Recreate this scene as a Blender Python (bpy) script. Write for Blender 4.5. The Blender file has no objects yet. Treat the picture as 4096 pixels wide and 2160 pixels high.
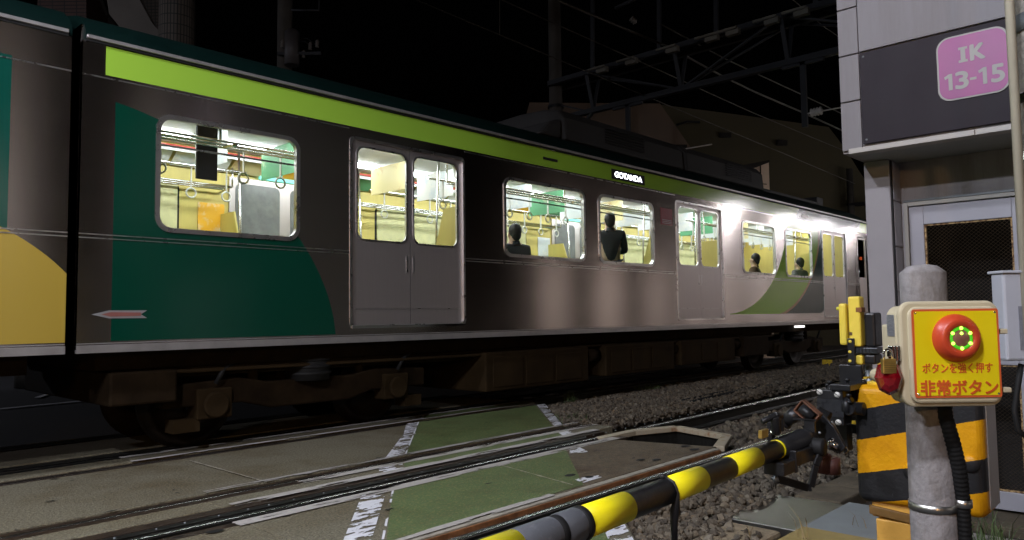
import bpy, math, random
import numpy as np
from mathutils import Vector, Matrix

random.seed(7)
rng = np.random.default_rng(11)
S = bpy.context.scene
COL = S.collection
R_ = math.radians

# ------------------------------------------------------------------ camera
F, CX, CY, H = 3005.0, 2048.0, 1080.0, 1.2          # focal length and centre in photo pixels, eye height over the rails
def unit(a):
    return a / np.linalg.norm(a)
_X = unit(np.array([4880 - CX, 1230 - CY, F]))
_Y = np.array([-1140 - CX, 1308 - CY, F]); _Y = unit(_Y - _X * (_Y @ _X))
_Z = np.cross(_X, _Y); _Z = _Z * (-1 if _Z[1] > 0 else 1)
ROT = np.stack([_X, _Y, _Z])                          # world <- camera (x right, y down, z forward)
cam = bpy.data.cameras.new('camera')
cam.sensor_width = 36.0
cam.lens = 36.0 * F / 4096
cam.clip_start = 0.05
cam.clip_end = 600
co = bpy.data.objects.new('camera', cam)
COL.objects.link(co)
_r, _u, _b = ROT[:, 0], -ROT[:, 1], -ROT[:, 2]
co.matrix_world = Matrix(((_r[0], _u[0], _b[0], 0), (_r[1], _u[1], _b[1], 0), (_r[2], _u[2], _b[2], H), (0, 0, 0, 1)))
S.camera = co
EYE = np.array([0, 0, H])
def ray(px, py):
    return ROT @ np.array([(px - CX) / F, (py - CY) / F, 1.0])
def on_x(px, py, x):
    d = ray(px, py); return EYE + d * (x / d[0])
def on_y(px, py, y):
    d = ray(px, py); return EYE + d * (y / d[1])
def on_z(px, py, z):
    d = ray(px, py); return EYE + d * ((z - H) / d[2])
def at_d(px, py, dist):
    return EYE + ray(px, py) * dist

# ------------------------------------------------------------------ sky, exposure
W = bpy.data.worlds.new('World')
S.world = W
W.use_nodes = True
wn = W.node_tree.nodes
bg = wn['Background']
sky = wn.new('ShaderNodeTexSky')
sky.sky_type = 'NISHITA'
sky.sun_disc = False
sky.sun_elevation = R_(-4.0)
sky.sun_rotation = R_(200)
W.node_tree.links.new(sky.outputs[0], bg.inputs[0])
bg.inputs[1].default_value = 0.012
S.view_settings.view_transform = 'Standard'
S.view_settings.look = 'None'
S.view_settings.exposure = 0.0
S.view_settings.gamma = 1.0
S.cycles.use_denoising = True
S.cycles.max_bounces = 8
S.cycles.transparent_max_bounces = 16
S.cycles.sample_clamp_indirect = 4.0
S.cycles.caustics_reflective = False
S.cycles.caustics_refractive = False

# ------------------------------------------------------------------ street lighting (the lamps' own posts come with the other objects)
COOL, WARM = (0.86, 0.88, 1.0), (1.0, 0.55, 0.22)
LAMPS = [                                             # position, watts, colour, source radius
    ((-8.5, 0.6, 6.4), 1550, COOL, 0.16),
    ((-1.8, 0.4, 5.8), 1050, COOL, 0.14),
    ((-1.6, 4.0, 6.6), 1050, COOL, 0.16),
    ((-7.0, -5.5, 3.6), 600, WARM, 0.30),
    ((-4.0, 22.0, 6.2), 700, COOL, 0.16),
]
PLAT = [(14.2, 2.1, 4.45), (17.6, 2.1, 4.45), (21.5, 2.1, 4.45), (25.3, 2.1, 4.45), (28.2, 2.1, 4.45), (31.4, 2.1, 4.45)]
def point(name, loc, watts, color, rad, hood=True, aim=None, cone=164, blend=0.2):
    l = bpy.data.lights.new(name, 'SPOT' if hood else 'POINT')
    if hood: l.spot_size = R_(cone); l.spot_blend = blend   # hooded lamps: nothing shines upwards
    l.energy = watts; l.color = color; l.shadow_soft_size = rad
    o = bpy.data.objects.new(name, l); COL.objects.link(o); o.location = loc
    if aim is not None: o.rotation_euler = (Vector(aim) - Vector(loc)).to_track_quat('-Z', 'Y').to_euler()
    return o
for i, (p, w, c, r) in enumerate(LAMPS):
    point('street_light', (p[0], p[1], p[2] - 0.25), w, c, r, i in (1, 2))

# ------------------------------------------------------------------ node materials
def mat(name, color, rough=0.6, metal=0.0, vary=0.12, scale=8.0, bump=0.0, bscale=60.0, emit=None, estr=0.0, spec=0.5, stretch=None, color2=None, cov=0.5, aniso=0.0, coat=0.0, rvar=0.08, big=0.0, bigs=0.8, bstretch=(1, 1, 1), bigc=(0.5, 0.45, 0.4)):
    m = bpy.data.materials.new(name); m.use_nodes = True
    nt = m.node_tree; n = nt.nodes; L = nt.links
    b = n['Principled BSDF']
    b.inputs['Roughness'].default_value = rough
    b.inputs['Metallic'].default_value = metal
    b.inputs['Specular IOR Level'].default_value = spec
    if coat: b.inputs['Coat Weight'].default_value = coat
    if aniso: b.inputs['Anisotropic'].default_value = aniso
    tc = n.new('ShaderNodeTexCoord')
    mp = n.new('ShaderNodeMapping'); L.new(tc.outputs['Object'], mp.inputs[0])
    if stretch: mp.inputs['Scale'].default_value = stretch
    nz = n.new('ShaderNodeTexNoise'); nz.inputs['Scale'].default_value = scale; nz.inputs['Detail'].default_value = 6; nz.inputs['Roughness'].default_value = 0.65
    L.new(mp.outputs[0], nz.inputs['Vector'])
    c = np.array(color)
    rp = n.new('ShaderNodeValToRGB')
    lo = tuple(np.clip(c * (1 - vary), 0, 1)) + (1,)
    hi = tuple(np.clip(c * (1 + vary), 0, 1)) + (1,)
    if color2 is not None:
        lo, hi = tuple(color) + (1,), tuple(color2) + (1,)
        rp.color_ramp.elements[0].position = max(0, cov - 0.07); rp.color_ramp.elements[1].position = min(1, cov + 0.07)
    else:
        rp.color_ramp.elements[0].position = 0.3; rp.color_ramp.elements[1].position = 0.7
    rp.color_ramp.elements[0].color = lo; rp.color_ramp.elements[1].color = hi
    L.new(nz.outputs[0], rp.inputs[0]); L.new(rp.outputs[0], b.inputs['Base Color'])
    if big:                                           # broad stains and wear
        m2 = n.new('ShaderNodeMapping'); m2.inputs['Scale'].default_value = bstretch; L.new(tc.outputs['Object'], m2.inputs[0])
        n2 = n.new('ShaderNodeTexNoise'); n2.inputs['Scale'].default_value = bigs; n2.inputs['Detail'].default_value = 8; n2.inputs['Roughness'].default_value = 0.7; L.new(m2.outputs[0], n2.inputs['Vector'])
        r2 = n.new('ShaderNodeMapRange'); r2.inputs[1].default_value = 0.45; r2.inputs[2].default_value = 0.68; r2.inputs[3].default_value = 0.0; r2.inputs[4].default_value = big; L.new(n2.outputs[0], r2.inputs[0])
        mx = n.new('ShaderNodeMix'); mx.data_type = 'RGBA'; mx.blend_type = 'MULTIPLY'; L.new(r2.outputs[0], mx.inputs['Factor']); L.new(rp.outputs[0], mx.inputs['A']); mx.inputs['B'].default_value = (*bigc, 1); L.new(mx.outputs['Result'], b.inputs['Base Color'])
    rr = n.new('ShaderNodeMapRange'); rr.inputs[1].default_value = 0.25; rr.inputs[2].default_value = 0.75
    rr.inputs[3].default_value = max(0.02, rough - rvar); rr.inputs[4].default_value = min(1, rough + rvar)
    L.new(nz.outputs[0], rr.inputs[0]); L.new(rr.outputs[0], b.inputs['Roughness'])
    if bump:
        bz = n.new('ShaderNodeTexNoise'); bz.inputs['Scale'].default_value = bscale; bz.inputs['Detail'].default_value = 4
        L.new(mp.outputs[0], bz.inputs['Vector'])
        bp = n.new('ShaderNodeBump'); bp.inputs['Strength'].default_value = bump; bp.inputs['Distance'].default_value = 0.01
        L.new(bz.outputs[0], bp.inputs['Height']); L.new(bp.outputs[0], b.inputs['Normal'])
    if emit is not None:
        b.inputs['Emission Color'].default_value = tuple(emit) + (1,)
        b.inputs['Emission Strength'].default_value = estr
    return m

def nmath(nt, op, a, b=None, clamp=False):
    q = nt.nodes.new('ShaderNodeMath'); q.operation = op; q.use_clamp = clamp
    for i, x in enumerate((a, b)):
        if x is None: continue
        if isinstance(x, (int, float)): q.inputs[i].default_value = x
        else: nt.links.new(x, q.inputs[i])
    return q.outputs[0]

def worn(name, color, cov, scale=7.0, stretch=(1, 1, 1), rough=0.7, bump=0.1, comb=0.0):
    """paint worn through in patches: the gaps let the surface below show"""
    m = mat(name, color, rough, vary=0.1, scale=30, bump=bump)
    nt = m.node_tree; n = nt.nodes; L = nt.links
    tc = n.new('ShaderNodeTexCoord'); mp = n.new('ShaderNodeMapping'); mp.inputs['Scale'].default_value = stretch
    L.new(tc.outputs['Object'], mp.inputs[0])
    nz = n.new('ShaderNodeTexNoise'); nz.inputs['Scale'].default_value = scale; nz.inputs['Detail'].default_value = 5; nz.inputs['Roughness'].default_value = 0.6
    L.new(mp.outputs[0], nz.inputs['Vector'])
    q = nz.outputs[0]
    if comb:                                          # rolled-on paint left in rungs across the line
        sp = n.new('ShaderNodeSeparateXYZ'); L.new(tc.outputs['Object'], sp.inputs[0])
        q = nmath(nt, 'ADD', q, nmath(nt, 'MULTIPLY', nmath(nt, 'SINE', nmath(nt, 'MULTIPLY', sp.outputs[1], 2 * math.pi / 0.062)), comb))
    k = nmath(nt, 'GREATER_THAN', q, cov)
    tr = n.new('ShaderNodeBsdfTransparent'); mx = n.new('ShaderNodeMixShader')
    L.new(k, mx.inputs[0]); L.new(n['Principled BSDF'].outputs[0], mx.inputs[1]); L.new(tr.outputs[0], mx.inputs[2])
    L.new(mx.outputs[0], n['Material Output'].inputs[0])
    return m

def glass(name, tint=(0.92, 0.95, 0.93), gloss=0.10):
    m = bpy.data.materials.new(name); m.use_nodes = True
    nt = m.node_tree; n = nt.nodes; L = nt.links
    n.remove(n['Principled BSDF'])
    tr = n.new('ShaderNodeBsdfTransparent'); tr.inputs[0].default_value = tuple(tint) + (1,)
    gl = n.new('ShaderNodeBsdfGlossy'); gl.inputs['Roughness'].default_value = 0.03
    fr = n.new('ShaderNodeFresnel'); fr.inputs[0].default_value = 1.45
    nz = n.new('ShaderNodeTexNoise'); nz.inputs['Scale'].default_value = 3
    k = nmath(nt, 'MULTIPLY', fr.outputs[0], nmath(nt, 'ADD', nmath(nt, 'MULTIPLY', nz.outputs[0], 0.2), 0.9), True)
    mx = n.new('ShaderNodeMixShader'); L.new(k, mx.inputs[0]); L.new(tr.outputs[0], mx.inputs[1]); L.new(gl.outputs[0], mx.inputs[2])
    L.new(mx.outputs[0], n['Material Output'].inputs[0])
    return m

# ------------------------------------------------------------------ mesh builder
def A(*p): return np.array(p, float)
class M:
    def __init__(s): s.v = []; s.f = []; s.sm = []; s.mi = []; s.cur = 0
    def add(s, vs, fs, smooth=False):
        o = len(s.v); s.v.extend([tuple(map(float, q)) for q in vs])
        for q in fs: s.f.append([o + i for i in q]); s.sm.append(smooth); s.mi.append(s.cur)
        return s
    def bx(s, x0, x1, y0, y1, z0, z1):
        return s.fbox(A(0, 0, 0), A(1, 0, 0), A(0, 1, 0), A(0, 0, 1), x0, x1, y0, y1, z0, z1)
    def fbox(s, o, u, v, w, x0, x1, y0, y1, z0, z1):
        vs = [o + u * x + v * y + w * z for z in (z0, z1) for y in (y0, y1) for x in (x0, x1)]
        return s.add(vs, [(0, 2, 3, 1), (4, 5, 7, 6), (0, 1, 5, 4), (2, 6, 7, 3), (0, 4, 6, 2), (1, 3, 7, 5)])
    def bar(s, p0, p1, w, h, up=(0, 0, 1)):
        p0, p1 = A(*p0), A(*p1); u = unit(p1 - p0); up = A(*up)
        if abs(u @ up) > 0.98: up = A(1, 0, 0)
        v = unit(np.cross(up, u)); t = np.cross(u, v); l = np.linalg.norm(p1 - p0)
        return s.fbox(p0, u, v, t, 0, l, -w / 2, w / 2, -h / 2, h / 2)
    def prism(s, poly, off):
        poly = [A(*p) for p in poly]; off = A(*off); n = len(poly)
        vs = poly + [p + off for p in poly]
        return s.add(vs, [tuple(range(n))[::-1], tuple(range(n, 2 * n))] + [(i, (i + 1) % n, n + (i + 1) % n, n + i) for i in range(n)])
    def tube(s, pts, r, n=12, cap=True):
        pts = [A(*p) for p in pts]; rs = r if hasattr(r, '__len__') else [r] * len(pts)
        vs = []; pv = None
        for i, p in enumerate(pts):
            t = unit(pts[min(i + 1, len(pts) - 1)] - pts[max(i - 1, 0)])
            if pv is None:
                a = A(0, 0, 1) if abs(t[2]) < 0.9 else A(1, 0, 0)
                pv = unit(np.cross(a, t))
            else:
                pv = unit(pv - t * (pv @ t))
            w = np.cross(t, pv)
            for k in range(n):
                a = 2 * math.pi * k / n
                vs.append(p + (pv * math.cos(a) + w * math.sin(a)) * rs[i])
        fs = [(i * n + k, i * n + (k + 1) % n, (i + 1) * n + (k + 1) % n, (i + 1) * n + k) for i in range(len(pts) - 1) for k in range(n)]
        s.add(vs, fs, True)
        if cap:
            o = len(s.v) - len(vs)
            for q in (list(range(o, o + n))[::-1], list(range(o + (len(pts) - 1) * n, o + len(pts) * n))):
                s.f.append(q); s.sm.append(False); s.mi.append(s.cur)
        return s
    def cyl(s, p0, p1, r, r2=None, n=20): return s.tube([p0, p1], [r, r if r2 is None else r2], n)
    def lathe(s, o, ax, prof, n=24):
        """prof: (radius, distance along ax)"""
        o, ax = A(*o), unit(A(*ax)); a = A(0, 0, 1) if abs(ax[2]) < 0.9 else A(1, 0, 0)
        u = unit(np.cross(a, ax)); w = np.cross(ax, u); vs = []; m = len(prof)
        for r, d in prof:
            for k in range(n):
                t = 2 * math.pi * k / n; vs.append(o + ax * d + (u * math.cos(t) + w * math.sin(t)) * max(r, 1e-5))
        fs = [(i * n + k, i * n + (k + 1) % n, (i + 1) * n + (k + 1) % n, (i + 1) * n + k) for i in range(m - 1) for k in range(n)]
        return s.add(vs, fs, True)
    def ball(s, c, r, n=14, sq=(1, 1, 1)):
        m = n // 2; vs = []; c = A(*c)
        for i in range(m + 1):
            p = math.pi * i / m
            for k in range(n):
                t = 2 * math.pi * k / n
                vs.append(c + A(math.sin(p) * math.cos(t) * sq[0], math.sin(p) * math.sin(t) * sq[1], math.cos(p) * sq[2]) * r)
        return s.add(vs, [(i * n + k, (i + 1) * n + k, (i + 1) * n + (k + 1) % n, i * n + (k + 1) % n) for i in range(m) for k in range(n)], True)
    def plate(s, o, u, v, w, pts, d0, d1):
        return s.prism([o + u * x + v * y + w * d0 for x, y in pts], w * (d1 - d0))
    def ring(s, o, u, v, w, outer, inner, d0, d1):
        n = len(outer); P = lambda q, d: o + u * q[0] + v * q[1] + w * d
        vs = [P(q, d0) for q in outer] + [P(q, d0) for q in inner] + [P(q, d1) for q in outer] + [P(q, d1) for q in inner]
        fs = []
        for i in range(n):
            j = (i + 1) % n
            fs += [(i, j, n + j, n + i), (2 * n + i, 3 * n + i, 3 * n + j, 2 * n + j), (i, 2 * n + i, 2 * n + j, j), (n + i, n + j, 3 * n + j, 3 * n + i)]
        return s.add(vs, fs)
    def objs(s, name, mats, parent=None, bevel=0.0):
        """every separate piece becomes an object of its own"""
        p = list(range(len(s.v)))
        def root(i):
            while p[i] != i: p[i] = p[p[i]]; i = p[i]
            return i
        for f in s.f:
            for i in f[1:]: p[root(i)] = root(f[0])
        gr = {}
        for k, f in enumerate(s.f): gr.setdefault(root(f[0]), []).append(k)
        r = []
        for ks in gr.values():
            q = M(); ix = {}
            for k in ks:
                for i in s.f[k]:
                    if i not in ix: ix[i] = len(q.v); q.v.append(s.v[i])
                q.f.append([ix[i] for i in s.f[k]]); q.sm.append(s.sm[k]); q.mi.append(s.mi[k])
            r.append(q.obj(name, mats, parent, bevel))
        return r
    def obj(s, name, mats, parent=None, bevel=0.0, seg=2, loc=None):
        me = bpy.data.meshes.new(name)
        o0 = A(0, 0, 0)
        q = parent
        while q is not None:
            o0 = o0 + A(*q.location); q = q.parent
        if loc is not None: o0 = o0 + A(*loc)
        me.from_pydata([tuple(A(*p) - o0) for p in s.v], [], s.f)
        me.polygons.foreach_set('use_smooth', s.sm); me.polygons.foreach_set('material_index', s.mi)
        me.update()
        for m in (mats if isinstance(mats, (list, tuple)) else [mats]): me.materials.append(m)
        o = bpy.data.objects.new(name, me); COL.objects.link(o)
        if parent is not None: o.parent = parent
        if loc is not None: o.location = loc
        if bevel:
            b = o.modifiers.new('bevel', 'BEVEL'); b.width = bevel; b.segments = seg; b.limit_method = 'ANGLE'; b.angle_limit = R_(40)
        return o
def rr(cx, cy, w, h, r, n=6):
    p = []
    for (sx, sy, a0) in ((1, 1, 0), (-1, 1, 90), (-1, -1, 180), (1, -1, 270)):
        for k in range(n + 1):
            a = R_(a0 + 90 * k / n); p.append((cx + sx * (w / 2 - r) + r * math.cos(a), cy + sy * (h / 2 - r) + r * math.sin(a)))
    return p
def thing(name, label, cat, loc=(0, 0, 0), group=None):
    o = bpy.data.objects.new(name, None); COL.objects.link(o); o.location = loc; o.empty_display_size = 0.2
    return tag(o, label, cat, group)
def tag(o, label, cat, group=None):
    o['label'] = label; o['category'] = cat
    if group: o['group'] = group
    return o
def struct(o, kind='structure'): o['kind'] = kind; return o
def copy_tree(o, parent=None):
    c = o.copy(); COL.objects.link(c); c.parent = parent
    for ch in o.children: copy_tree(ch, c)
    return c
def curve_mesh(cu):
    o = bpy.data.objects.new('tmp', cu); COL.objects.link(o)
    dg = bpy.context.evaluated_depsgraph_get(); ev = o.evaluated_get(dg); me = ev.to_mesh()
    vs = [tuple(q.co) for q in me.vertices]; fs = [tuple(p.vertices) for p in me.polygons]
    ev.to_mesh_clear(); bpy.data.objects.remove(o); bpy.data.curves.remove(cu)
    return vs, fs
def text(m, body, o, u, v, w, size, width=None, bold=0.0, depth=0.001):
    """lettering laid on the plane o,u,v, standing out along w, its lower left corner at o"""
    c = bpy.data.curves.new('t', 'FONT'); c.body = body; c.size = 1.0; c.extrude = 0.5
    vs, fs = curve_mesh(c)
    a = np.array(vs); mn, mx = a.min(0), a.max(0)
    sy = size / (mx[1] - mn[1]); sx = sy if width is None else width / (mx[0] - mn[0])
    # strokes are thickened by laying slightly shifted copies a hair apart
    sh = [(0, 0)] + ([(bold * math.cos(t), bold * math.sin(t)) for t in np.linspace(0, 2 * math.pi, 9)[:-1]] if bold else [])
    for i, (ex, ey) in enumerate(sh):
        m.add([A(*o) + u * ((x - mn[0]) * sx + ex * sy) + v * ((y - mn[1] + ey) * sy) + w * ((z + 0.5) * depth + i * 4e-5) for x, y, z in vs], fs)
    return (mx[0] - mn[0]) * sx
def holed(m, o, u, v, w, outer, holes, d0, d1):
    """sheet with openings: outline and holes are lists of 2D points"""
    c = bpy.data.curves.new('h', 'CURVE'); c.dimensions = '2D'; c.fill_mode = 'BOTH'; c.extrude = (d1 - d0) / 2
    for pl in [outer] + holes:
        sp = c.splines.new('POLY'); sp.points.add(len(pl) - 1); sp.use_cyclic_u = True
        for q, (x, y) in zip(sp.points, pl): q.co = (x, y, 0, 1)
    vs, fs = curve_mesh(c)
    m.add([A(*o) + u * x + v * y + w * (z + (d0 + d1) / 2) for x, y, z in vs], fs)
UX, UY, UZ = A(1, 0, 0), A(0, 1, 0), A(0, 0, 1)
# ------------------------------------------------------------------ materials
def stone_mat():
    m = mat('ballast_stone', (0.15, 0.12, 0.09), 0.85, vary=0.3, scale=40, bump=0.3, bscale=60)
    nt = m.node_tree; n = nt.nodes; L = nt.links; b = n['Principled BSDF']
    g = n.new('ShaderNodeNewGeometry'); r = n.new('ShaderNodeValToRGB'); e = r.color_ramp.elements
    e[0].position = 0.0; e[0].color = (0.030, 0.026, 0.020, 1); e[1].position = 1.0; e[1].color = (0.21, 0.19, 0.145, 1)
    for p, c in ((0.3, (0.075, 0.059, 0.038)), (0.6, (0.105, 0.092, 0.068)), (0.85, (0.13, 0.096, 0.055))):
        q = e.new(p); q.color = (*c, 1)
    L.new(g.outputs['Random Per Island'], r.inputs[0])
    src = b.inputs['Base Color'].links[0].from_socket
    mx = n.new('ShaderNodeMix'); mx.data_type = 'RGBA'; mx.blend_type = 'MIX'; mx.inputs['Factor'].default_value = 0.25
    L.new(r.outputs[0], mx.inputs['A']); L.new(src, mx.inputs['B']); L.new(mx.outputs['Result'], b.inputs['Base Color']); return m
m_road = mat('worn_concrete', (0.165, 0.148, 0.098), 0.75, vary=0.75, scale=60, bump=1.0, bscale=80, big=1.0, bigs=1.1, bigc=(0.66, 0.56, 0.42))
m_road2 = mat('brown_ribbed_panel', (0.12, 0.09, 0.055), 0.7, vary=0.45, scale=24, bump=0.9, bscale=70, big=1.0, bigs=2.0, bigc=(0.6, 0.5, 0.4))
m_green = mat('green_path_paint', (0.09, 0.138, 0.042), 0.72, vary=0.30, scale=55, bump=0.8, bscale=90, color2=(0.19, 0.20, 0.075), cov=0.56, big=0.9, bigs=2.2, bigc=(0.75, 0.62, 0.60))
m_white = worn('worn_white_paint', (0.72, 0.72, 0.75), 0.51, 6.0, comb=0.06)
m_white2 = worn('worn_white_paint_thin', (0.72, 0.72, 0.75), 0.51, 7.0, (0.7, 1.8, 1))
m_wsolid = mat('white_road_paint', (0.62, 0.62, 0.64), 0.7, bump=0.2)
m_edge = worn('worn_grey_edge_paint', (0.42, 0.39, 0.36), 0.56, 2.6, (0.8, 6, 1))
m_edge2 = mat('grey_edge_strip', (0.34, 0.31, 0.25), 0.75, vary=0.3, scale=12, bump=0.3)
m_rail = mat('polished_rail_head', (0.50, 0.49, 0.48), 0.26, 1.0, vary=0.06, scale=0.7, rvar=0.02)
m_rust = mat('rusty_steel', (0.11, 0.055, 0.025), 0.7, 0.3, vary=0.5, scale=9, bump=0.3)
m_rust2 = mat('orange_rust', (0.30, 0.13, 0.05), 0.75, 0.1, vary=0.5, scale=10, bump=0.3)
m_drust = mat('blackened_rust', (0.035, 0.020, 0.011), 0.5, 0.3, vary=0.5, scale=9, bump=0.3)
m_dsteel = mat('dark_oily_steel', (0.035, 0.034, 0.030), 0.33, 0.6, vary=0.4, scale=6, stretch=(1, 6, 1))
m_ground = mat('dark_ballast_ground', (0.045, 0.035, 0.026), 0.9, vary=0.6, scale=30, bump=1.0, bscale=25)
m_asph = mat('asphalt', (0.05, 0.05, 0.052), 0.7, vary=0.3, scale=30, bump=0.4, bscale=150)
m_stone = stone_mat()
m_blk = mat('black_paint', (0.013, 0.013, 0.014), 0.36, scale=16, bump=0.12, bscale=40, spec=0.35, color2=(0.035, 0.033, 0.032), cov=0.66)
m_blkm = mat('matt_black_rubber', (0.012, 0.012, 0.012), 0.65, vary=0.3, spec=0.25)
m_grey = mat('grey_steel', (0.22, 0.24, 0.25), 0.45, 0.6, vary=0.15, stretch=(1, 1, 0.2))
m_ss = mat('stainless', (0.45, 0.44, 0.41), 0.33, 1.0, vary=0.10, scale=4, rvar=0.03)
m_chrome = mat('chrome', (0.8, 0.8, 0.8), 0.12, 1.0, vary=0.05)
m_brass = mat('brass', (0.62, 0.43, 0.12), 0.35, 0.9, vary=0.2, scale=20)
m_yel = mat('yellow_reflective_tape', (0.92, 0.80, 0.01), 0.42, vary=0.05, scale=10, big=0.5, bigs=9, bstretch=(0.4, 2, 2), bigc=(0.75, 0.70, 0.6))
m_yelp = mat('yellow_enamel', (0.80, 0.55, 0.03), 0.45, big=0.7, bigs=8, vary=0.10, scale=10, bump=0.15, bscale=120)
m_yels = mat('scratched_yellow_enamel', (0.75, 0.58, 0.06), 0.5, vary=0.1, scale=14, bump=0.1, color2=(0.78, 0.60, 0.07), cov=0.5)
m_conc = mat('concrete', (0.36, 0.34, 0.31), 0.85, vary=0.25, scale=10, bump=0.3, bscale=50)
m_conc2 = mat('mossy_concrete', (0.10, 0.08, 0.052), 0.9, vary=0.45, scale=7, bump=0.5, bscale=40)

# ------------------------------------------------------------------ ground
g = M(); g.bx(-120, 200, -120, 200, -1.0, -0.20)
struct(g.obj('ground', m_ground))
TR = 0.025                                            # the rails run at a slight angle to the train's side
def tk(x, y, z=0.0): return A(x, y + TR * (x - 3.0), z)
def slab(m, x0, x1, y0, y1, z0, z1, xe0=None):
    """panel between two lines parallel to the rails; x1 / xe0 are its right ends on the near and far edge"""
    xe0 = x1 if xe0 is None else xe0
    m.prism([tk(x0, y0, z0), tk(x1, y0, z0), tk(xe0, y1, z0), tk(x0, y1, z0)], (0, 0, z1 - z0))
road = M()
XJ = (-14.0, -1.6, 2.28, 2.85, 4.55)
slab(road, -14, 2.845, 5.22, 6.66, -0.19, 0.0); slab(road, 2.852, 6.42, 5.22, 6.66, -0.19, 0.0, 7.80)
slab(road, -14, 7.86, 6.86, 7.12, -0.19, 0.0, 8.1)
slab(road, -14, 2.288, 4.76, 4.98, -0.19, 0.0); slab(road, 2.295, 4.545, 4.76, 4.98, -0.19, 0.0); slab(road, 4.552, 6.72, 4.76, 4.98, -0.19, 0.0)
slab(road, -14, 2.20, 3.30, 4.28, -0.19, 0.0); slab(road, 2.208, 4.33, 3.30, 4.28, -0.19, 0.0)
slab(road, -14, 3.07, 2.0, 2.90, -0.19, 0.0, 4.05)
slab(road, -14, 7.9, 7.52, 8.36, -0.19, 0.0)
road_o = struct(road.obj('crossing_road', m_road, bevel=0.006))
rb = M(); slab(rb, 4.338, 6.27, 3.30, 4.28, -0.19, 0.002, 6.02)
struct(rb.obj('crossing_road', m_road2, bevel=0.006))
fr_ = M(); fr_.bx(-40, 5.9, 8.75, 12.4, -0.19, -0.01); fr_.bx(-40, 5.9, 12.4, 40, -0.19, -0.02)
struct(fr_.obj('road', m_asph))
nr_ = M(); nr_.bx(-40, 3.3, -40, 2.1, -0.19, -0.012)
struct(nr_.obj('road', m_asph))
# green walkway: one sheet for each panel it crosses
gp = M(); Z1 = 0.004
for q in ([(5.63, 6.79), (4.24, 5.29), (6.28, 5.32), (7.66, 6.80)], [(3.98, 5.005), (3.83, 4.80), (5.85, 4.84), (6.02, 5.05)],
          [(3.32, 4.30), (2.52, 3.32), (4.27, 3.35), (4.325, 3.40), (5.30, 4.35)], [(6.10, 7.26), (5.80, 6.95), (7.75, 6.99), (7.95, 7.25)],
          [(1.2, 2.05), (2.15, 2.89), (3.74, 2.9), (3.45, 2.56), (3.22, 2.33), (2.9, 2.05)]):
    n = len(q); gp.add([(x, y, Z1) for x, y in q], [tuple(range(n))])
struct(gp.obj('green_walkway', m_green))
wp = M(); Z2 = 0.005
def sheet(m, q, z): m.add([(x, y, z) for x, y in q], [tuple(range(len(q)))])
sheet(wp, [(5.44, 6.79), (5.62, 6.79), (5.10, 6.22), (4.95, 6.22)], Z2); sheet(wp, [(4.90, 6.17), (5.07, 6.17), (4.20, 5.28), (4.0, 5.28)], Z2)
sheet(wp, [(3.72, 5.0), (3.96, 5.0), (3.82, 4.80), (3.58, 4.80)], Z2); wn_ = M(); sheet(wn_, [(3.06, 4.30), (3.27, 4.30), (2.48, 3.40), (2.28, 3.40)], Z2)
sheet(wp, [(5.85, 7.20), (6.05, 7.20), (5.85, 6.98), (5.68, 6.98)], Z2)
sheet(wp, [(7.69, 6.80), (7.86, 6.80), (6.44, 5.32), (6.30, 5.32)], Z2); sheet(wp, [(6.03, 5.06), (6.2, 5.06), (6.06, 4.85), (5.88, 4.85)], Z2)
sheet(wp, [(5.34, 4.33), (5.47, 4.33), (5.32, 4.10), (5.17, 4.20)], Z2); sheet(wp, [(4.36, 3.50), (4.62, 3.50), (4.56, 3.40), (4.33, 3.39)], Z2)
sheet(wn_, [(3.56, 2.66), (3.70, 2.62), (3.40, 2.33), (3.22, 2.35)], Z2)
struct(wp.obj('road_marking', m_white)); struct(wn_.obj('road_marking', m_white2))
we = M()
for a, b in (((5.62, 6.79), (4.23, 5.29)), ((3.31, 4.28), (2.51, 3.34)), ((4.24, 5.295), (4.0, 5.285))):
    a, b = A(*a), A(*b); d = unit(b - a); nn = A(-d[1], d[0]) * 0.007
    sheet(we, [a + nn, b + nn, b - nn, a - nn], 0.0055)
struct(we.obj('road_marking', worn('thin_white_line', (0.75, 0.75, 0.78), 0.52, 5.0)))
# joints and dark patches on the road
jt = M()
for (a, b) in (((4.42, 4.36), (4.22, 3.40)), ((2.85, 6.5), (2.85, 5.25))):
    for i in range(14):
        p = A(*a) + (A(*b) - A(*a)) * i / 14; q = A(*a) + (A(*b) - A(*a)) * (i + 1) / 14
        w = rng.uniform(0.004, 0.012); sheet(jt, [(p[0] - w, p[1]), (p[0] + w, p[1]), (q[0] + w * 0.8, q[1]), (q[0] - w, q[1])][::-1], 0.0065)
struct(jt.obj('road_joint', mat('pale_joint_mortar', (0.32, 0.29, 0.22), 0.9, vary=0.6, scale=30, bump=0.6)))
pt = M()
for (x, y, r) in ((2.45, 4.24, 0.042), (2.0, 4.22, 0.042), (3.46, 4.34, 0.04), (4.46, 3.62, 0.045), (4.7, 4.33, 0.045), (5.38, 3.45, 0.04), (4.5, 3.47, 0.035), (6.1, 3.6, 0.05), (6.0, 3.45, 0.05), (5.3, 3.55, 0.04)):
    pts = [(x + r * 1.25 * math.cos(t) * rng.uniform(0.85, 1.1), y + r * 0.75 * math.sin(t) * rng.uniform(0.85, 1.1)) for t in np.linspace(0, 2 * math.pi, 15)[:-1]]
    sheet(pt, pts, 0.0075)
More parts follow.
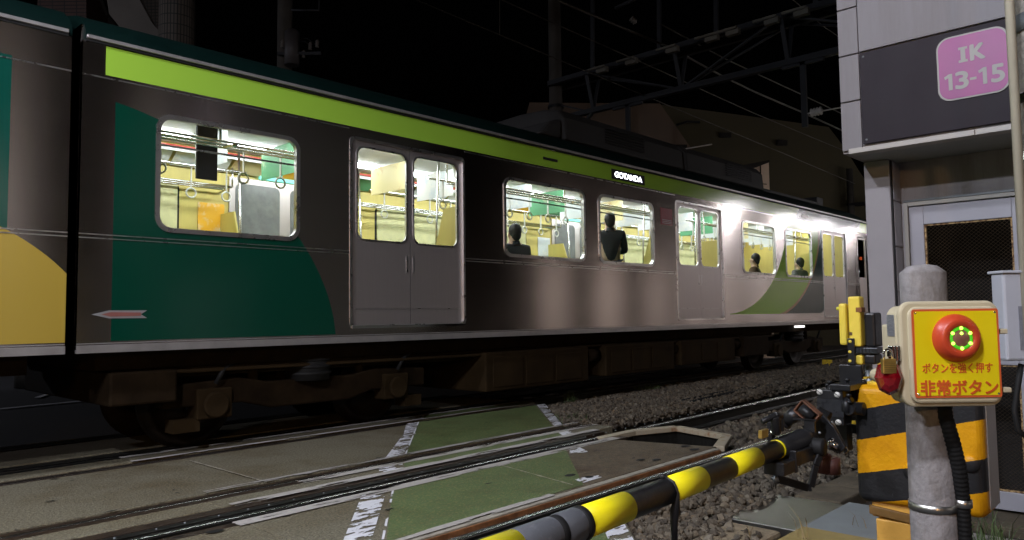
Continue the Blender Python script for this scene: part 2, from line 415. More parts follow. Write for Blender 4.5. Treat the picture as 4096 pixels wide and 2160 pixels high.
for k in range(46):
    x, y = rng.uniform(0, 7), rng.uniform(3.4, 6.8)
    if 4.32 < y - TR * (x - 3) < 5.2: continue
    r = rng.uniform(0.008, 0.022)
    sheet(pt, [(x + r * rng.uniform(1, 2.2) * math.cos(t), y + r * rng.uniform(0.4, 0.8) * math.sin(t)) for t in np.linspace(0, 2 * math.pi, 10)[:-1]], 0.0075)
struct(pt.obj('road_stain', m_blkm))
# lines on the far road
fl = M()
for (a, b, w) in (((on_z(0, 1635, 0)), (on_z(800, 1558, 0)), 0.06), ((on_z(150, 1590, 0)), (on_z(400, 1508, 0)), 0.05)):
    a, b = a[:2], b[:2]; d = unit(b - a); nn = A(-d[1], d[0]) * w
    sheet(fl, [a + nn, a - nn, b - nn, b + nn], 0.001)
struct(fl.obj('road_marking', m_wsolid))

# ------------------------------------------------------------------ tracks
def rail_mesh(m, x0, x1, y, z=0.0, head=0.033):
    n = 2
    prof = [(-0.062, -0.15), (0.062, -0.15), (0.062, -0.138), (0.010, -0.118), (0.009, -0.045), (head, -0.03), (head, -0.010), (head - 0.003, -0.005), (head - 0.009, -0.0022), (head - 0.018, -0.0006), (0, 0), (-head + 0.018, -0.0006), (-head + 0.009, -0.0022), (-head + 0.003, -0.005), (-head, -0.010), (-head, -0.03), (-0.009, -0.045), (-0.010, -0.118), (-0.062, -0.138)]
    a = [tk(x0, y + p, q + z) for p, q in prof]; b = [tk(x1, y + p, q + z) for p, q in prof]
    k = len(prof)
    for i in range(k):
        if i in range(7, 14): continue
        m.cur = 1; m.add([a[i], b[i], b[(i + 1) % k], a[(i + 1) % k]], [(0, 1, 2, 3)])
    m.cur = 0; hd = list(range(6, 15)); q = len(hd)      # the worn crown of the head, smooth across
    m.add([a[i] for i in hd] + [b[i] for i in hd], [(i, q + i, q + i + 1, i + 1) for i in range(q - 1)], True)
    m.cur = 1; m.add(a, [tuple(range(k))]); m.add(b, [tuple(range(k))]); m.cur = 0
def strip(name, mats, parent, x0, x1, y0, y1, z0, z1, bevel=0.003):
    m = M(); slab(m, x0, x1, y0, y1, z0, z1); return m.obj(name, mats, parent, bevel)
near = thing('railway_track', 'near pair of rails running through the green walkway just beyond the striped barrier arm', 'track', tuple(tk(3, 3.8)))
for y in (3.10, 4.48):
    m = M(); rail_mesh(m, -14, 60, y); m.obj('rail', [m_rail, m_dsteel], near)
for (x1, y0, y1, z0, z1, mt) in ((6.0, 4.565, 4.635, -0.16, -0.006, m_dsteel), (6.4, 4.64, 4.752, -0.16, -0.004, m_drust), (6.7, 5.0, 5.09, -0.16, -0.010, m_drust), (6.7, 5.13, 5.21, -0.16, -0.010, m_drust), (6.7, 5.09, 5.13, -0.16, -0.004, m_rail),
                                 (6.3, 4.285, 4.40, -0.16, -0.012, m_drust), (6.2, 3.235, 3.292, -0.16, 0.001, m_edge2), (3.5, 2.905, 3.03, -0.16, -0.012, m_dsteel), (6.2, 3.222, 3.233, -0.16, -0.008, m_rust2)):
    strip('edge_strip', mt, near, -14, x1, y0, y1, z0, z1)
bt = M()
for i in range(60):
    x = -2 + i * 0.19 + rng.uniform(-0.03, 0.03)
    for y in (4.60, 2.96):
        if y < 3 and x > 3.4: continue
        p = tk(x, y, -0.008); bt.lathe(p, (0, 0, 1), [(0.0, 0.006), (0.007, 0.006), (0.009, 0.0)], 8)
bt.objs('edge_bolt', m_grey, near)
fa = thing('railway_track', 'far pair of rails under the passing train', 'track', tuple(tk(3, 7.9)))
for y in (7.30, 8.46):
    m = M(); rail_mesh(m, -30, 90, y); m.obj('rail', [m_rail, m_dsteel], fa)
for (x1, y0, y1, z0, z1, mt) in ((7.9, 6.67, 6.75, -0.16, -0.010, m_drust), (7.9, 6.78, 6.855, -0.16, -0.010, m_drust), (7.9, 6.75, 6.78, -0.16, -0.004, m_rail), (7.9, 7.13, 7.24, -0.16, -0.008, m_dsteel), (7.9, 7.40, 7.51, -0.16, -0.008, m_dsteel), (7.9, 8.37, 8.40, -0.16, -0.006, m_rust), (7.9, 8.52, 8.74, -0.16, -0.008, m_dsteel)):
    strip('edge_strip', mt, fa, -14, x1, y0, y1, z0, z1)
m_slp = mat('weathered_sleeper', (0.10, 0.075, 0.055), 0.85, vary=0.4, scale=6, stretch=(1, 6, 1), bump=0.4)
for tr, yc, xs in ((near, 3.79, np.arange(6.75, 22, 0.62)), (fa, 7.88, np.arange(8.5, 26, 0.62))):
    for x in xs:
        m = M(); p = tk(x, yc); m.bx(x - 0.11, x + 0.11, p[1] - 1.05, p[1] + 1.05, -0.30, -0.152)
        o = m.obj('sleeper', m_slp, tr, 0.01)
# grey worn paint along the panel edges
ep = M()
for (x0, x1, y0, y1) in ((2.4, 6.7, 5.21, 5.27), (3.0, 6.7, 4.93, 5.02), (2.35, 6.4, 4.70, 4.79), (2.15, 6.1, 4.235, 4.345), (2.5, 7.8, 6.83, 6.89), (2.5, 7.8, 7.09, 7.16), (2.0, 3.9, 3.27, 3.33)):
    slab(ep, x0, x1, y0, y1, 0.008, 0.0085)
struct(ep.obj('road_marking', m_edge))
# raised steel lip at the end of the panels
lp = thing('steel_edge_frame', 'bent steel edge frame left open at the end of the brown road panel', 'frame', (6.6, 3.9, 0))
c = [(6.02, 4.50), (6.59, 4.51), (7.14, 4.31), (6.93, 3.62), (6.29, 3.37)]
m = M()
for a, b in zip(c[:-1], c[1:]): m.bar((*a, -0.018), (*b, -0.018), 0.10, 0.05)
m.obj('top_bar', mat('rusty_cream_paint', (0.40, 0.34, 0.24), 0.65, vary=0.2, scale=8, bump=0.3, color2=(0.28, 0.14, 0.06), cov=0.62), lp, 0.006)
m = M()
for a, b in zip(c[1:-1], c[2:]): m.bar((*a, -0.12), (*b, -0.12), 0.02, 0.145)
m.obj('side_plate', m_dsteel, lp)

# ------------------------------------------------------------------ ballast
phi = (1 + 5 ** 0.5) / 2
ico_v = np.array([(-1, phi, 0), (1, phi, 0), (-1, -phi, 0), (1, -phi, 0), (0, -1, phi), (0, 1, phi), (0, -1, -phi), (0, 1, -phi), (phi, 0, -1), (phi, 0, 1), (-phi, 0, -1), (-phi, 0, 1)]) / 1.9
ico_f = np.array([(0, 11, 5), (0, 5, 1), (0, 1, 7), (0, 7, 10), (0, 10, 11), (1, 5, 9), (5, 11, 4), (11, 10, 2), (10, 7, 6), (7, 1, 8), (3, 9, 4), (3, 4, 2), (3, 2, 6), (3, 6, 8), (3, 8, 9), (4, 9, 5), (2, 4, 11), (6, 2, 10), (8, 6, 7), (9, 8, 1)])
def stones(pts, size):
    n = len(pts); k = len(ico_v)
    base = ico_v[None] * rng.uniform(0.5, 1.35, (n, k, 1)) * rng.uniform(0.7, 1.25, (n, 1, 3))
    ax = rng.normal(size=(n, 3)); ax /= np.linalg.norm(ax, axis=1, keepdims=True); an = rng.uniform(0, 6.28, n)
    c, s = np.cos(an)[:, None, None], np.sin(an)[:, None, None]; a = ax[:, None, :]
    base = base * c + np.cross(np.broadcast_to(a, base.shape), base) * s + a * (base * a).sum(-1, keepdims=True) * (1 - c)
    v = base * np.asarray(size).reshape(-1, 1, 1) + np.asarray(pts)[:, None, :]
    f = ico_f[None] + (np.arange(n) * k)[:, None, None]
    return v.reshape(-1, 3), f.reshape(-1, 3)
def inside(x, y, q):
    r = np.zeros(len(x), bool); n = len(q)
    for i in range(n):
        (x0, y0), (x1, y1) = q[i], q[(i + 1) % n]
        k = ((y0 > y) != (y1 > y)) & (x < (x1 - x0) * (y - y0) / (y1 - y0 + 1e-12) + x0); r ^= k
    return r
P = []; SZ = []
def scatter(q, dens, s0, s1, z0, z1, prof=None):
    q = np.array(q); mn, mx = q.min(0), q.max(0); n = int(dens * np.prod(mx - mn))
    x, y = rng.uniform(mn[0], mx[0], n), rng.uniform(mn[1], mx[1], n); k = inside(x, y, q); x, y = x[k], y[k]
    z = rng.uniform(z0, z1, len(x)) + (prof(x, y) if prof else 0)
    P.append(np.stack([x, y, z], 1)); SZ.append(rng.uniform(s0, s1, len(x)))
hump = lambda x, y: 0.06 * np.sin(np.clip((y - 5.2) / 1.9, 0, 1) * np.pi)
scatter([(6.55, 5.25), (11, 5.3), (11, 7.2), (8.0, 7.0), (7.7, 6.62)], 1300, 0.015, 0.029, -0.14, -0.06, hump)
scatter([(11, 5.3), (17, 5.5), (17, 7.4), (11, 7.2)], 700, 0.019, 0.035, -0.14, -0.04, hump)
scatter([(17, 5.5), (32, 5.8), (32, 7.7), (17, 7.4)], 170, 0.03, 0.05, -0.14, -0.04, hump)
scatter([(6.2, 3.3), (16, 3.6), (16, 4.7), (7.2, 4.45), (7.0, 3.7)], 240, 0.022, 0.04, -0.21, -0.13)
scatter([(3.5, 2.38), (4.1, 2.98), (14, 3.2), (14, 2.2), (5.35, 2.33), (4.3, 2.33)], 1250, 0.016, 0.033, -0.17, -0.085)
scatter([(3.1, 2.0), (3.55, 2.62), (4.4, 2.42), (4.2, 1.95)], 1200, 0.016, 0.031, -0.17, -0.085)
scatter([(5.3, 2.3), (14, 2.3), (14, 1.95), (6.4, 1.95)], 400, 0.02, 0.035, -0.19, -0.12)
scatter([(8.3, 7.6), (20, 7.9), (20, 8.5), (8.3, 8.3)], 120, 0.03, 0.05, -0.2, -0.14)
v, f = stones(np.concatenate(P), np.concatenate(SZ))
me = bpy.data.meshes.new('ballast'); me.vertices.add(len(v)); me.vertices.foreach_set('co', v.ravel())
me.loops.add(len(f) * 3); me.loops.foreach_set('vertex_index', f.ravel().astype(np.int32))
me.polygons.add(len(f)); me.polygons.foreach_set('loop_start', np.arange(len(f), dtype=np.int32) * 3)
me.polygons.foreach_set('use_smooth', np.zeros(len(f), bool))
me.update(calc_edges=True); me.materials.append(m_stone)
bo = bpy.data.objects.new('ballast', me); COL.objects.link(bo); struct(bo, 'stuff')

# weeds
m_weed = mat('weed_green', (0.07, 0.11, 0.035), 0.6, vary=0.5, scale=9)
m_dry = mat('dry_stalk', (0.33, 0.24, 0.11), 0.7, vary=0.3)
def blades(m, c, n, h, spread, w=0.004):
    for i in range(n):
        a = rng.uniform(0, 6.28); r = spread * math.sqrt(rng.uniform()); b = A(c[0] + r * math.cos(a), c[1] + r * math.sin(a), c[2])
        a2 = rng.uniform(0, 6.28); d = A(math.cos(a2), math.sin(a2), 0); hh = h * rng.uniform(0.4, 1.1); lean = rng.uniform(0.2, 0.8)
        s = np.cross(d, UZ) * w * rng.uniform(0.6, 1.3); p1 = b + UZ * hh * 0.55 + d * hh * lean * 0.3; p2 = b + UZ * hh * 0.85 + d * hh * lean
        m.add([b - s, b + s, p1 + s * 0.8, p1 - s * 0.8, p2], [(0, 1, 2, 3), (3, 2, 4)])
for nm, lab, c, n, h, sp, w in (('grass_tuft', 'grass tuft growing in the gravel at the corner of the green walkway', (7.15, 5.78, -0.12), 170, 0.17, 0.24, 0.004),
                          ('grass_tuft', 'small grass clump beside the rail edge beyond the walkway corner', (8.6, 6.95, -0.06), 45, 0.25, 0.10, 0.005),
                          ('grass_tuft', 'low weeds in the gravel near the rail under the train', (10.9, 7.15, -0.05), 90, 0.10, 0.25, 0.006),
                          ('weed_clump', 'leafy weeds at the foot of the concrete post beside the striped cabinet', (4.95, 1.15, -0.18), 150, 0.34, 0.28, 0.004),
                          ('weed_clump', 'dark weeds behind the striped cabinet by the chequered plate', (5.45, 1.72, -0.18), 60, 0.12, 0.10, 0.004)):
    m = M(); blades(m, c, n, h, sp, w); tag(m.obj(nm, m_weed), lab, 'plant', 'weeds growing beside the tracks')
# ------------------------------------------------------------------ train
YC = 7.9                                             # centre line of the train, its near side is at y = 6.5
LIME, DKG, YEL = (0.30, 0.52, 0.05), (0.001, 0.042, 0.024), (0.40, 0.28, 0.045)
def ell(nt, x, z, cx, cz, a, b, p=2.0):
    ex = nmath(nt, 'POWER', nmath(nt, 'DIVIDE', nmath(nt, 'MAXIMUM', nmath(nt, 'SUBTRACT', x, cx), 0.0), a), p)
    ez = nmath(nt, 'POWER', nmath(nt, 'ABSOLUTE', nmath(nt, 'DIVIDE', nmath(nt, 'SUBTRACT', z, cz), b)), p)
    return nmath(nt, 'ADD', ex, ez)
def body_mat(name, kind, x0):
    m = mat(name, (0.53, 0.48, 0.455), 0.235, 1.0, vary=0.05, scale=2, stretch=(0.3, 1, 2), aniso=0.9, rvar=0.01)
    nt = m.node_tree; n = nt.nodes; L = nt.links; steel = n['Principled BSDF']
    tg = n.new('ShaderNodeCombineXYZ'); tg.inputs[0].default_value = 1.0; steel.inputs['Anisotropic Rotation'].default_value = 0.25; L.new(tg.outputs[0], steel.inputs['Tangent'])
    tc = n.new('ShaderNodeTexCoord'); sp = n.new('ShaderNodeSeparateXYZ'); L.new(tc.outputs['Object'], sp.inputs[0])
    x, z = nmath(nt, 'ADD', sp.outputs[0], x0), sp.outputs[2]
    gt = lambda a, b: nmath(nt, 'GREATER_THAN', a, b)
    lt = lambda a, b: nmath(nt, 'LESS_THAN', a, b)
    mul = lambda *q: q[0] if len(q) == 1 else nmath(nt, 'MULTIPLY', q[0], mul(*q[1:]))
    def col(c):
        q = n.new('ShaderNodeRGB'); q.outputs[0].default_value = tuple(c) + (1,); return q.outputs[0]
    def over(base, c, k):
        q = n.new('ShaderNodeMix'); q.data_type = 'RGBA'; L.new(k, q.inputs['Factor']); L.new(base, q.inputs['A']); L.new(c, q.inputs['B']); return q.outputs['Result']
    low = gt(z, 1.045)
    cc = col(LIME)
    band = mul(gt(z, 3.205), lt(z, 3.445))
    if kind == 'main':
        sl = nmath(nt, 'SUBTRACT', x, nmath(nt, 'MULTIPLY', nmath(nt, 'SUBTRACT', z, 3.2), 0.9))
        cc = over(cc, col((0.02, 0.055, 0.05)), mul(gt(sl, 15.75), lt(sl, 19.55)))
        band = mul(band, gt(x, 2.12))
        dk = mul(lt(ell(nt, x, z, 1.95, 1.0, 2.36, 2.02, 1.75), 1.0), gt(x, 2.20), low)
        eA, eB, eC = ell(nt, x, z, 12.6, 3.4, 2.75, 2.2), ell(nt, x, z, 14.3, 3.3, 2.75, 2.15), ell(nt, x, z, 16.6, 3.0, 1.7, 1.85)
        lz = mul(gt(z, 1.19), lt(z, 3.206))
        gA = mul(gt(eA, 1.0), gt(x, 12.7), lt(eB, 1.0), lz)
        tan = mul(gt(eB, 1.0), lt(ell(nt, x, z, 14.3, 3.3, 2.82, 2.2), 1.0), gt(x, 14.0), lz)
        gB = mul(gt(ell(nt, x, z, 14.3, 3.3, 2.82, 2.2), 1.0), gt(x, 14.6), lt(eC, 1.0), lz)
        cc = over(cc, col(DKG), dk); cc = over(cc, col((0.32, 0.60, 0.06)), gA); cc = over(cc, col((0.50, 0.33, 0.12)), tan); cc = over(cc, col((0.02, 0.06, 0.055)), gB)
        k = band
        for q in (dk, gA, tan, gB): k = nmath(nt, 'MAXIMUM', k, q)
    else:
        yl = mul(lt(ell(nt, x, z, 0.4, 0.9, 1.75, 1.25), 1.0), low)
        dk = mul(lt(x, 1.47), lt(z, 3.206), low)
        band = mul(band, lt(x, 1.2))
        cc = over(cc, col((0.004, 0.06, 0.042)), dk); cc = over(cc, col(YEL), yl)
        k = nmath(nt, 'MAXIMUM', nmath(nt, 'MAXIMUM', yl, dk), band)
    pb = n.new('ShaderNodeBsdfPrincipled'); pb.inputs['Roughness'].default_value = 0.16
    L.new(cc, pb.inputs['Base Color'])
    mx = n.new('ShaderNodeMixShader'); L.new(k, mx.inputs[0]); L.new(steel.outputs[0], mx.inputs[1]); L.new(pb.outputs[0], mx.inputs[2])
    L.new(mx.outputs[0], n['Material Output'].inputs[0])
    return m
m_door = mat('brushed_door_steel', (0.54, 0.495, 0.485), 0.45, 0.92, vary=0.05, scale=4, stretch=(30, 1, 0.5), rvar=0.02)
m_frame = mat('bright_window_frame', (0.62, 0.61, 0.60), 0.3, 1.0, vary=0.06)
m_roof = mat('dark_green_roof', (0.0006, 0.0075, 0.0062), 0.7, spec=0.08, vary=0.2, scale=3)
m_gut = mat('grey_gutter', (0.42, 0.40, 0.39), 0.42, 0.7, vary=0.1)
m_pane = glass('train_glass')
m_dkpane = mat('night_window', (0.012, 0.016, 0.016), 0.08, vary=0.1)
m_under = mat('dusty_brown_underframe', (0.016, 0.010, 0.005), 0.8, spec=0.06, vary=0.45, scale=4, bump=0.2, bscale=20)
m_under2 = mat('underframe_grey_brown', (0.026, 0.0165, 0.0075), 0.8, spec=0.06, vary=0.3, scale=3, bump=0.15)
m_whl = mat('wheel_steel', (0.012, 0.008, 0.005), 0.6, 0.0, spec=0.2, vary=0.4)
m_ac = mat('roof_unit_grey', (0.035, 0.035, 0.035), 0.7, 0.0, spec=0.2, vary=0.15)
m_wall = mat('cream_wood_wall', (0.66, 0.55, 0.16), 0.5, vary=0.14, scale=3, stretch=(1, 1, 0.15))
m_ceil = mat('white_ceiling', (0.78, 0.78, 0.76), 0.5, vary=0.03)
m_floor = mat('floor_lino', (0.22, 0.18, 0.12), 0.5)
m_seat = mat('green_seat_moquette', (0.03, 0.22, 0.09), 0.9, vary=0.3, scale=30)
m_tube = mat('lit_tube', (0.9, 0.95, 1.0), 0.4, emit=(0.93, 0.97, 1.0), estr=23.0)
m_led = mat('lit_letters', (0.9, 0.9, 1.0), 0.4, emit=(0.9, 0.92, 1.0), estr=5.0)
m_scr = mat('lit_screen', (0.1, 0.5, 0.5), 0.3, emit=(0.25, 0.85, 0.75), estr=0.9)
m_strap = mat('strap_white', (0.75, 0.74, 0.68), 0.5)
PO = [mat('poster_' + c, q, 0.5, vary=0.14, scale=5, color2=q2, cov=cv) for c, q, q2, cv in (
    ('white', (0.80, 0.82, 0.84), (0.55, 0.60, 0.66), 0.66), ('red', (0.72, 0.10, 0.07), (0.8, 0.5, 0.45), 0.62), ('orange', (0.85, 0.45, 0.02), (0.8, 0.7, 0.5), 0.60),
    ('cream', (0.80, 0.70, 0.36), (0.6, 0.4, 0.16), 0.62), ('pale', (0.68, 0.74, 0.78), (0.84, 0.84, 0.8), 0.5), ('green', (0.10, 0.33, 0.16), (0.5, 0.6, 0.4), 0.62))]

def make_car(label, X0, L, kind, wins, doors, cab=None):
    car = thing('train_car', label, 'train car', (X0, YC, 0), 'cars of the passing commuter train')
    P_ = lambda m, nm, mt, par=None, bevel=0.0: m.obj(nm, mt, par or car, bevel)
    yN = YC - 1.4
    O = A(0, yN, 0); U, V, Wd = UX, UZ, -UY                      # side plane: x, z, outwards
    hs = [rr((a + b) / 2, 2.465, b - a, 0.97, 0.11) for a, b in wins] + [rr((a + b) / 2, 2.105, b - a, 1.95, 0.05) for a, b in doors]
    if cab: hs.append(rr((cab[0] + cab[1]) / 2, 2.105, cab[1] - cab[0], 1.95, 0.05))
    m = M(); holed(m, O, U, V, Wd, [(X0, 0.985), (X0 + L, 0.985), (X0 + L, 3.455), (X0, 3.455)], hs, -0.05, 0.0)
    m.bx(X0, X0 + L, YC + 1.35, YC + 1.4, 0.985, 3.455)
    for xe in (X0 + 0.001, X0 + L - 0.051):
        m.bx(xe, xe + 0.05, yN + 0.06, YC + 1.34, 0.985, 3.6)
    P_(m, 'body', body_mat('body_' + kind, kind, X0))
    # roof
    pr = [(-1.41, 3.46), (-1.40, 3.53), (-1.33, 3.62), (-1.16, 3.725), (-0.85, 3.81), (-0.45, 3.855), (0, 3.87)]
    pr = pr + [(-y, z) for y, z in pr[-2::-1]]
    m = M(); e = [X0 + 0.02, X0 + 0.3, X0 + L - 0.9, X0 + L - 0.45, X0 + L - 0.15, X0 + L - 0.02] if kind == 'main' else [X0, X0 + L]
    dr = [0, 0, 0, 0.03, 0.13, 0.30] if kind == 'main' else [0, 0]
    k = len(pr); vs = [A(x, YC + y, 3.46 + max(0, (z - 3.46)) * (1 - d * 2.4)) for x, d in zip(e, dr) for y, z in pr]
    m.add(vs, [(i * k + j, i * k + j + 1, (i + 1) * k + j + 1, (i + 1) * k + j) for i in range(len(e) - 1) for j in range(k - 1)], True)
    m.add([vs[j] for j in range(k)], [tuple(range(k))]); m.add([vs[-k + j] for j in range(k)], [tuple(range(k))])
    P_(m, 'roof', m_roof)
    m = M(); m.bx(X0 + 0.02, X0 + L - 0.03, yN - 0.035, yN - 0.001, 3.468, 3.50); P_(m, 'gutter', m_gut, None, 0.006)
    m = M(); m.bx(X0 + 0.02, X0 + L - 0.03, yN - 0.02, yN - 0.001, 3.449, 3.466); P_(m, 'gutter_seal', m_blkm)
    m = M(); m.bx(X0, X0 + L, yN - 0.014, yN + 0.03, 0.955, 1.018); m.bx(X0, X0 + L, yN - 0.004, yN - 0.001, 1.026, 1.034); P_(m, 'sill', m_gut, None, 0.005)
    m = M()
    dd = sorted([d for d in doors] + ([cab] if cab else []))
    segs = []; c0 = X0
    for a, b in dd: segs.append((c0, a - 0.03)); c0 = b + 0.03
    segs.append((c0, X0 + L))
    for a, b in segs:
        for z in (1.895, 1.865): m.bx(a, b, yN - 0.005, yN - 0.001, z, z + 0.008)
    for a, b in segs: m.bx(a, b, yN - 0.004, yN - 0.001, 3.175, 3.185)
    m.objs('bead', m_frame, car)
    # windows
    for a, b in wins:
        cx = (a + b) / 2
        fr = M(); fr.ring(O, U, V, Wd, rr(cx, 2.465, b - a + 0.05, 1.02, 0.13), rr(cx, 2.465, b - a - 0.03, 0.94, 0.10), -0.035, 0.012)
        fo = P_(fr, 'window', m_frame)
        g = M(); g.add([O + U * x + V * z + Wd * -0.022 for x, z in rr(cx, 2.465, b - a - 0.02, 0.95, 0.10)], [tuple(range(28))]); g.obj('pane', m_pane, fo)
        h = M(); h.bx(a + 0.02, b - 0.02, yN + 0.024, yN + 0.034, 2.70, 2.716); h.obj('window_bar', m_frame, fo)
    # doors
    for a, b in doors:
        mid = (a + b) / 2
        fr = M(); fr.ring(O, U, V, Wd, rr(mid, 2.105, b - a + 0.05, 2.0, 0.06), rr(mid, 2.105, b - a - 0.01, 1.94, 0.05), -0.03, 0.008)
        P_(fr, 'door_frame', m_frame)
        m = M(); m.bx(a, b, yN - 0.02, yN + 0.02, 1.10, 1.126); P_(m, 'door_sill', m_chrome)
        for l, r in ((a, mid - 0.004), (mid + 0.004, b)):
            gw = (r - l) - 0.13; gx = (l + r) / 2 + (0.018 if l == a else -0.018)
            m = M(); holed(m, O, U, V, Wd, [(l, 1.131), (r, 1.131), (r, 3.079), (l, 3.079)], [rr(gx, 2.52, gw, 0.98, 0.09)], -0.047, -0.02)
            do = P_(m, 'door', m_door)
            g = M(); g.add([O + U * x + V * z + Wd * -0.03 for x, z in rr(gx, 2.52, gw + 0.01, 0.99, 0.09)], [tuple(range(28))]); g.obj('pane', m_pane, do)
            g = M(); g.ring(O, U, V, Wd, rr(gx, 2.52, gw + 0.03, 1.01, 0.10), rr(gx, 2.52, gw - 0.012, 0.968, 0.085), -0.024, -0.014); g.obj('pane_trim', m_frame, do)
        m = M(); m.bx(mid - 0.012, mid + 0.012, yN + 0.026, yN + 0.034, 1.135, 3.075); P_(m, 'door_seal', m_blkm)
        for l in (mid - 0.06, mid + 0.035):
            m = M(); m.bx(l, l + 0.025, yN + 0.0155, yN + 0.0195, 1.70, 1.88); P_(m, 'finger_grip', m_frame)
        for l, r in ((a + 0.04, mid - 0.05), (mid + 0.05, b - 0.04)):
            m = M(); m.bx(l, r, yN + 0.0175, yN + 0.0195, 1.30, 1.306); P_(m, 'door_bead', m_frame)
    if cab:
        a, b = cab; c = (a + b) / 2
        m = M(); holed(m, O, U, V, Wd, [(a, 1.131), (b, 1.131), (b, 3.079), (a, 3.079)], [rr(c, 2.55, b - a - 0.16, 0.96, 0.06)], -0.047, -0.02)
        do = P_(m, 'cab_door', m_door)
        g = M(); g.add([O + U * x + V * z + Wd * -0.03 for x, z in rr(c, 2.55, b - a - 0.15, 0.97, 0.06)], [tuple(range(28))]); g.obj('pane', m_pane, do)
        m = M(); m.tube([O + U * (a - 0.08) + V * 1.4 + Wd * 0.04, O + U * (a - 0.08) + V * 2.6 + Wd * 0.04], 0.014); P_(m, 'grab_rail', m_chrome)
    # saloon
    m = M(); m.bx(X0 + 0.06, X0 + L - 0.06, YC - 1.34, YC + 1.34, 1.06, 1.10); P_(m, 'floor', m_floor)
    m = M(); m.bx(X0 + 0.06, X0 + L - 0.06, YC - 1.0, YC + 1.0, 3.30, 3.33); P_(m, 'ceiling', m_ceil)
    m = M()
    for s in (-1, 1):
        m.prism([(X0 + 0.06, YC + s * 1.345, 3.09), (X0 + 0.06, YC + s * 0.99, 3.32), (X0 + 0.06, YC + s * 0.99, 3.34), (X0 + 0.06, YC + s * 1.345, 3.40)], (L - 0.12, 0, 0))
    P_(m, 'cornice', m_wall)
    m = M(); m.bx(X0 + 0.06, X0 + L - 0.06, YC + 1.325, YC + 1.345, 1.1, 3.085)
    m.bx(X0 + 0.06, X0 + 0.1, YC - 1.3, YC + 1.3, 1.1, 3.29); m.bx(X0 + L - (1.6 if cab else 0.12), X0 + L - (1.56 if cab else 0.08), YC - 1.3, YC + 1.3, 1.1, 3.29)
    P_(m, 'lining', m_wall)
    m = M()
    for a, b in wins: m.plate(A(0, YC + 1.325, 0), UX, UZ, -UY, rr((a + b) / 2, 2.42, b - a, 0.96, 0.1), 0, 0.008)
    P_(m, 'far_window', m_dkpane)
    m = M()
    for k, (a, b) in enumerate(wins):
        m.bx(a + 0.03, b - 0.03, YC + 1.300, YC + 1.314, 2.05, 2.89)
    P_(m, 'roller_blind', mat('cream_blind', (0.68, 0.66, 0.36), 0.8))
    m = M(); m2 = M()
    for a, b in doors:
        m.bx(a, b, YC + 1.30, YC + 1.322, 1.1, 3.05)
        for l, r in ((a, (a + b) / 2), ((a + b) / 2, b)): m2.plate(A(0, YC + 1.30, 0), UX, UZ, -UY, rr((l + r) / 2, 2.5, r - l - 0.16, 0.95, 0.08), 0, 0.006)
    P_(m, 'far_door', m_door); P_(m2, 'far_door_pane', mat('grey_night_pane', (0.16, 0.17, 0.165), 0.2, vary=0.2))
    for s in (-0.52, 0.52):
        m = M()
        x = X0 + 0.5
        while x < X0 + L - 1.8: m.bx(x, x + 1.18, YC + s - 0.06, YC + s + 0.06, 3.262, 3.299); x += 1.30
        P_(m, 'ceiling_lamp', m_tube)
    segs2 = [(d0[1] + 0.12, d1[0] - 0.12) for d0, d1 in zip(doors[:-1], doors[1:])] + ([(X0 + 0.25, doors[0][0] - 0.12)] if kind == 'main' else [])
    for a, b in segs2:
        for s in (-1, 1):
            m = M(); m.bx(a, b, YC + s * 1.30, YC + s * 0.82, 1.42, 1.54); m.bx(a, b, YC + s * 1.31, YC + s * 1.20, 1.55, 1.98); P_(m, 'seat', m_seat, None, 0.02)
            m = M()
            for yy in (1.24, 1.12, 1.0): m.tube([(a, YC + s * yy, 2.86), (b, YC + s * yy, 2.86)], 0.013, 8)
            for x in (a, (a + b) / 2, b): m.tube([(x, YC + s * 1.31, 2.83), (x, YC + s * 0.98, 2.86), (x, YC + s * 0.98, 3.1)], 0.012, 8)
            P_(m, 'luggage_rack', m_chrome)
            for x in (a - 0.02, b + 0.02):
                m = M(); m.plate(A(x, YC, 0), UY, UZ, UX, [(s * 1.31, 1.3), (s * 0.80, 1.3), (s * 0.80, 2.1), (s * 0.95, 2.55), (s * 1.31, 2.55)], -0.012, 0.012); P_(m, 'seat_screen', m_wall, None, 0.004)
                m = M(); m.tube([(x, YC + s * 0.80, 1.3), (x, YC + s * 0.80, 2.3), (x, YC + s * 0.86, 3.28)], 0.015, 8); P_(m, 'pole', m_chrome)
            m = M(); m.tube([(a, YC + s * 0.62, 2.98), (b, YC + s * 0.62, 2.98)], 0.014, 8)
            P_(m, 'strap_rail', m_chrome)
            n_ = int((b - a) / 0.42)
            for i in range(n_):
                x = a + 0.25 + i * 0.42
                t = np.linspace(0, 2 * math.pi, 15)
                m = M(); m.bar((x, YC + s * 0.62, 2.98), (x, YC + s * 0.62, 2.72), 0.03, 0.006, (1, 0, 0))
                m.tube([(x + 0.055 * math.sin(q), YC + s * 0.62, 2.665 + 0.055 * math.cos(q)) for q in t], 0.010, 7, False); P_(m, 'hand_strap', m_strap)
    # advertisements: frames on the far cornice, cards hanging over the aisle, posters by the doors
    x = X0 + 0.3; i = 0
    while x < X0 + L - 1.8:
        m = M(); o = A(x, YC + 1.30, 3.09); d = unit(A(0, -0.33, 0.21)); wd = unit(np.cross(UX, d)); wd = wd if wd[1] < 0 else -wd
        m.fbox(o, UX, d, wd, 0, 0.70, 0.02, 0.30, 0.004, 0.008); P_(m, 'advert_card', PO[(3, 0, 4, 3, 2, 5)[i % 6]])
        i += 1; x += 0.74
    x = X0 + 0.9; i = 0
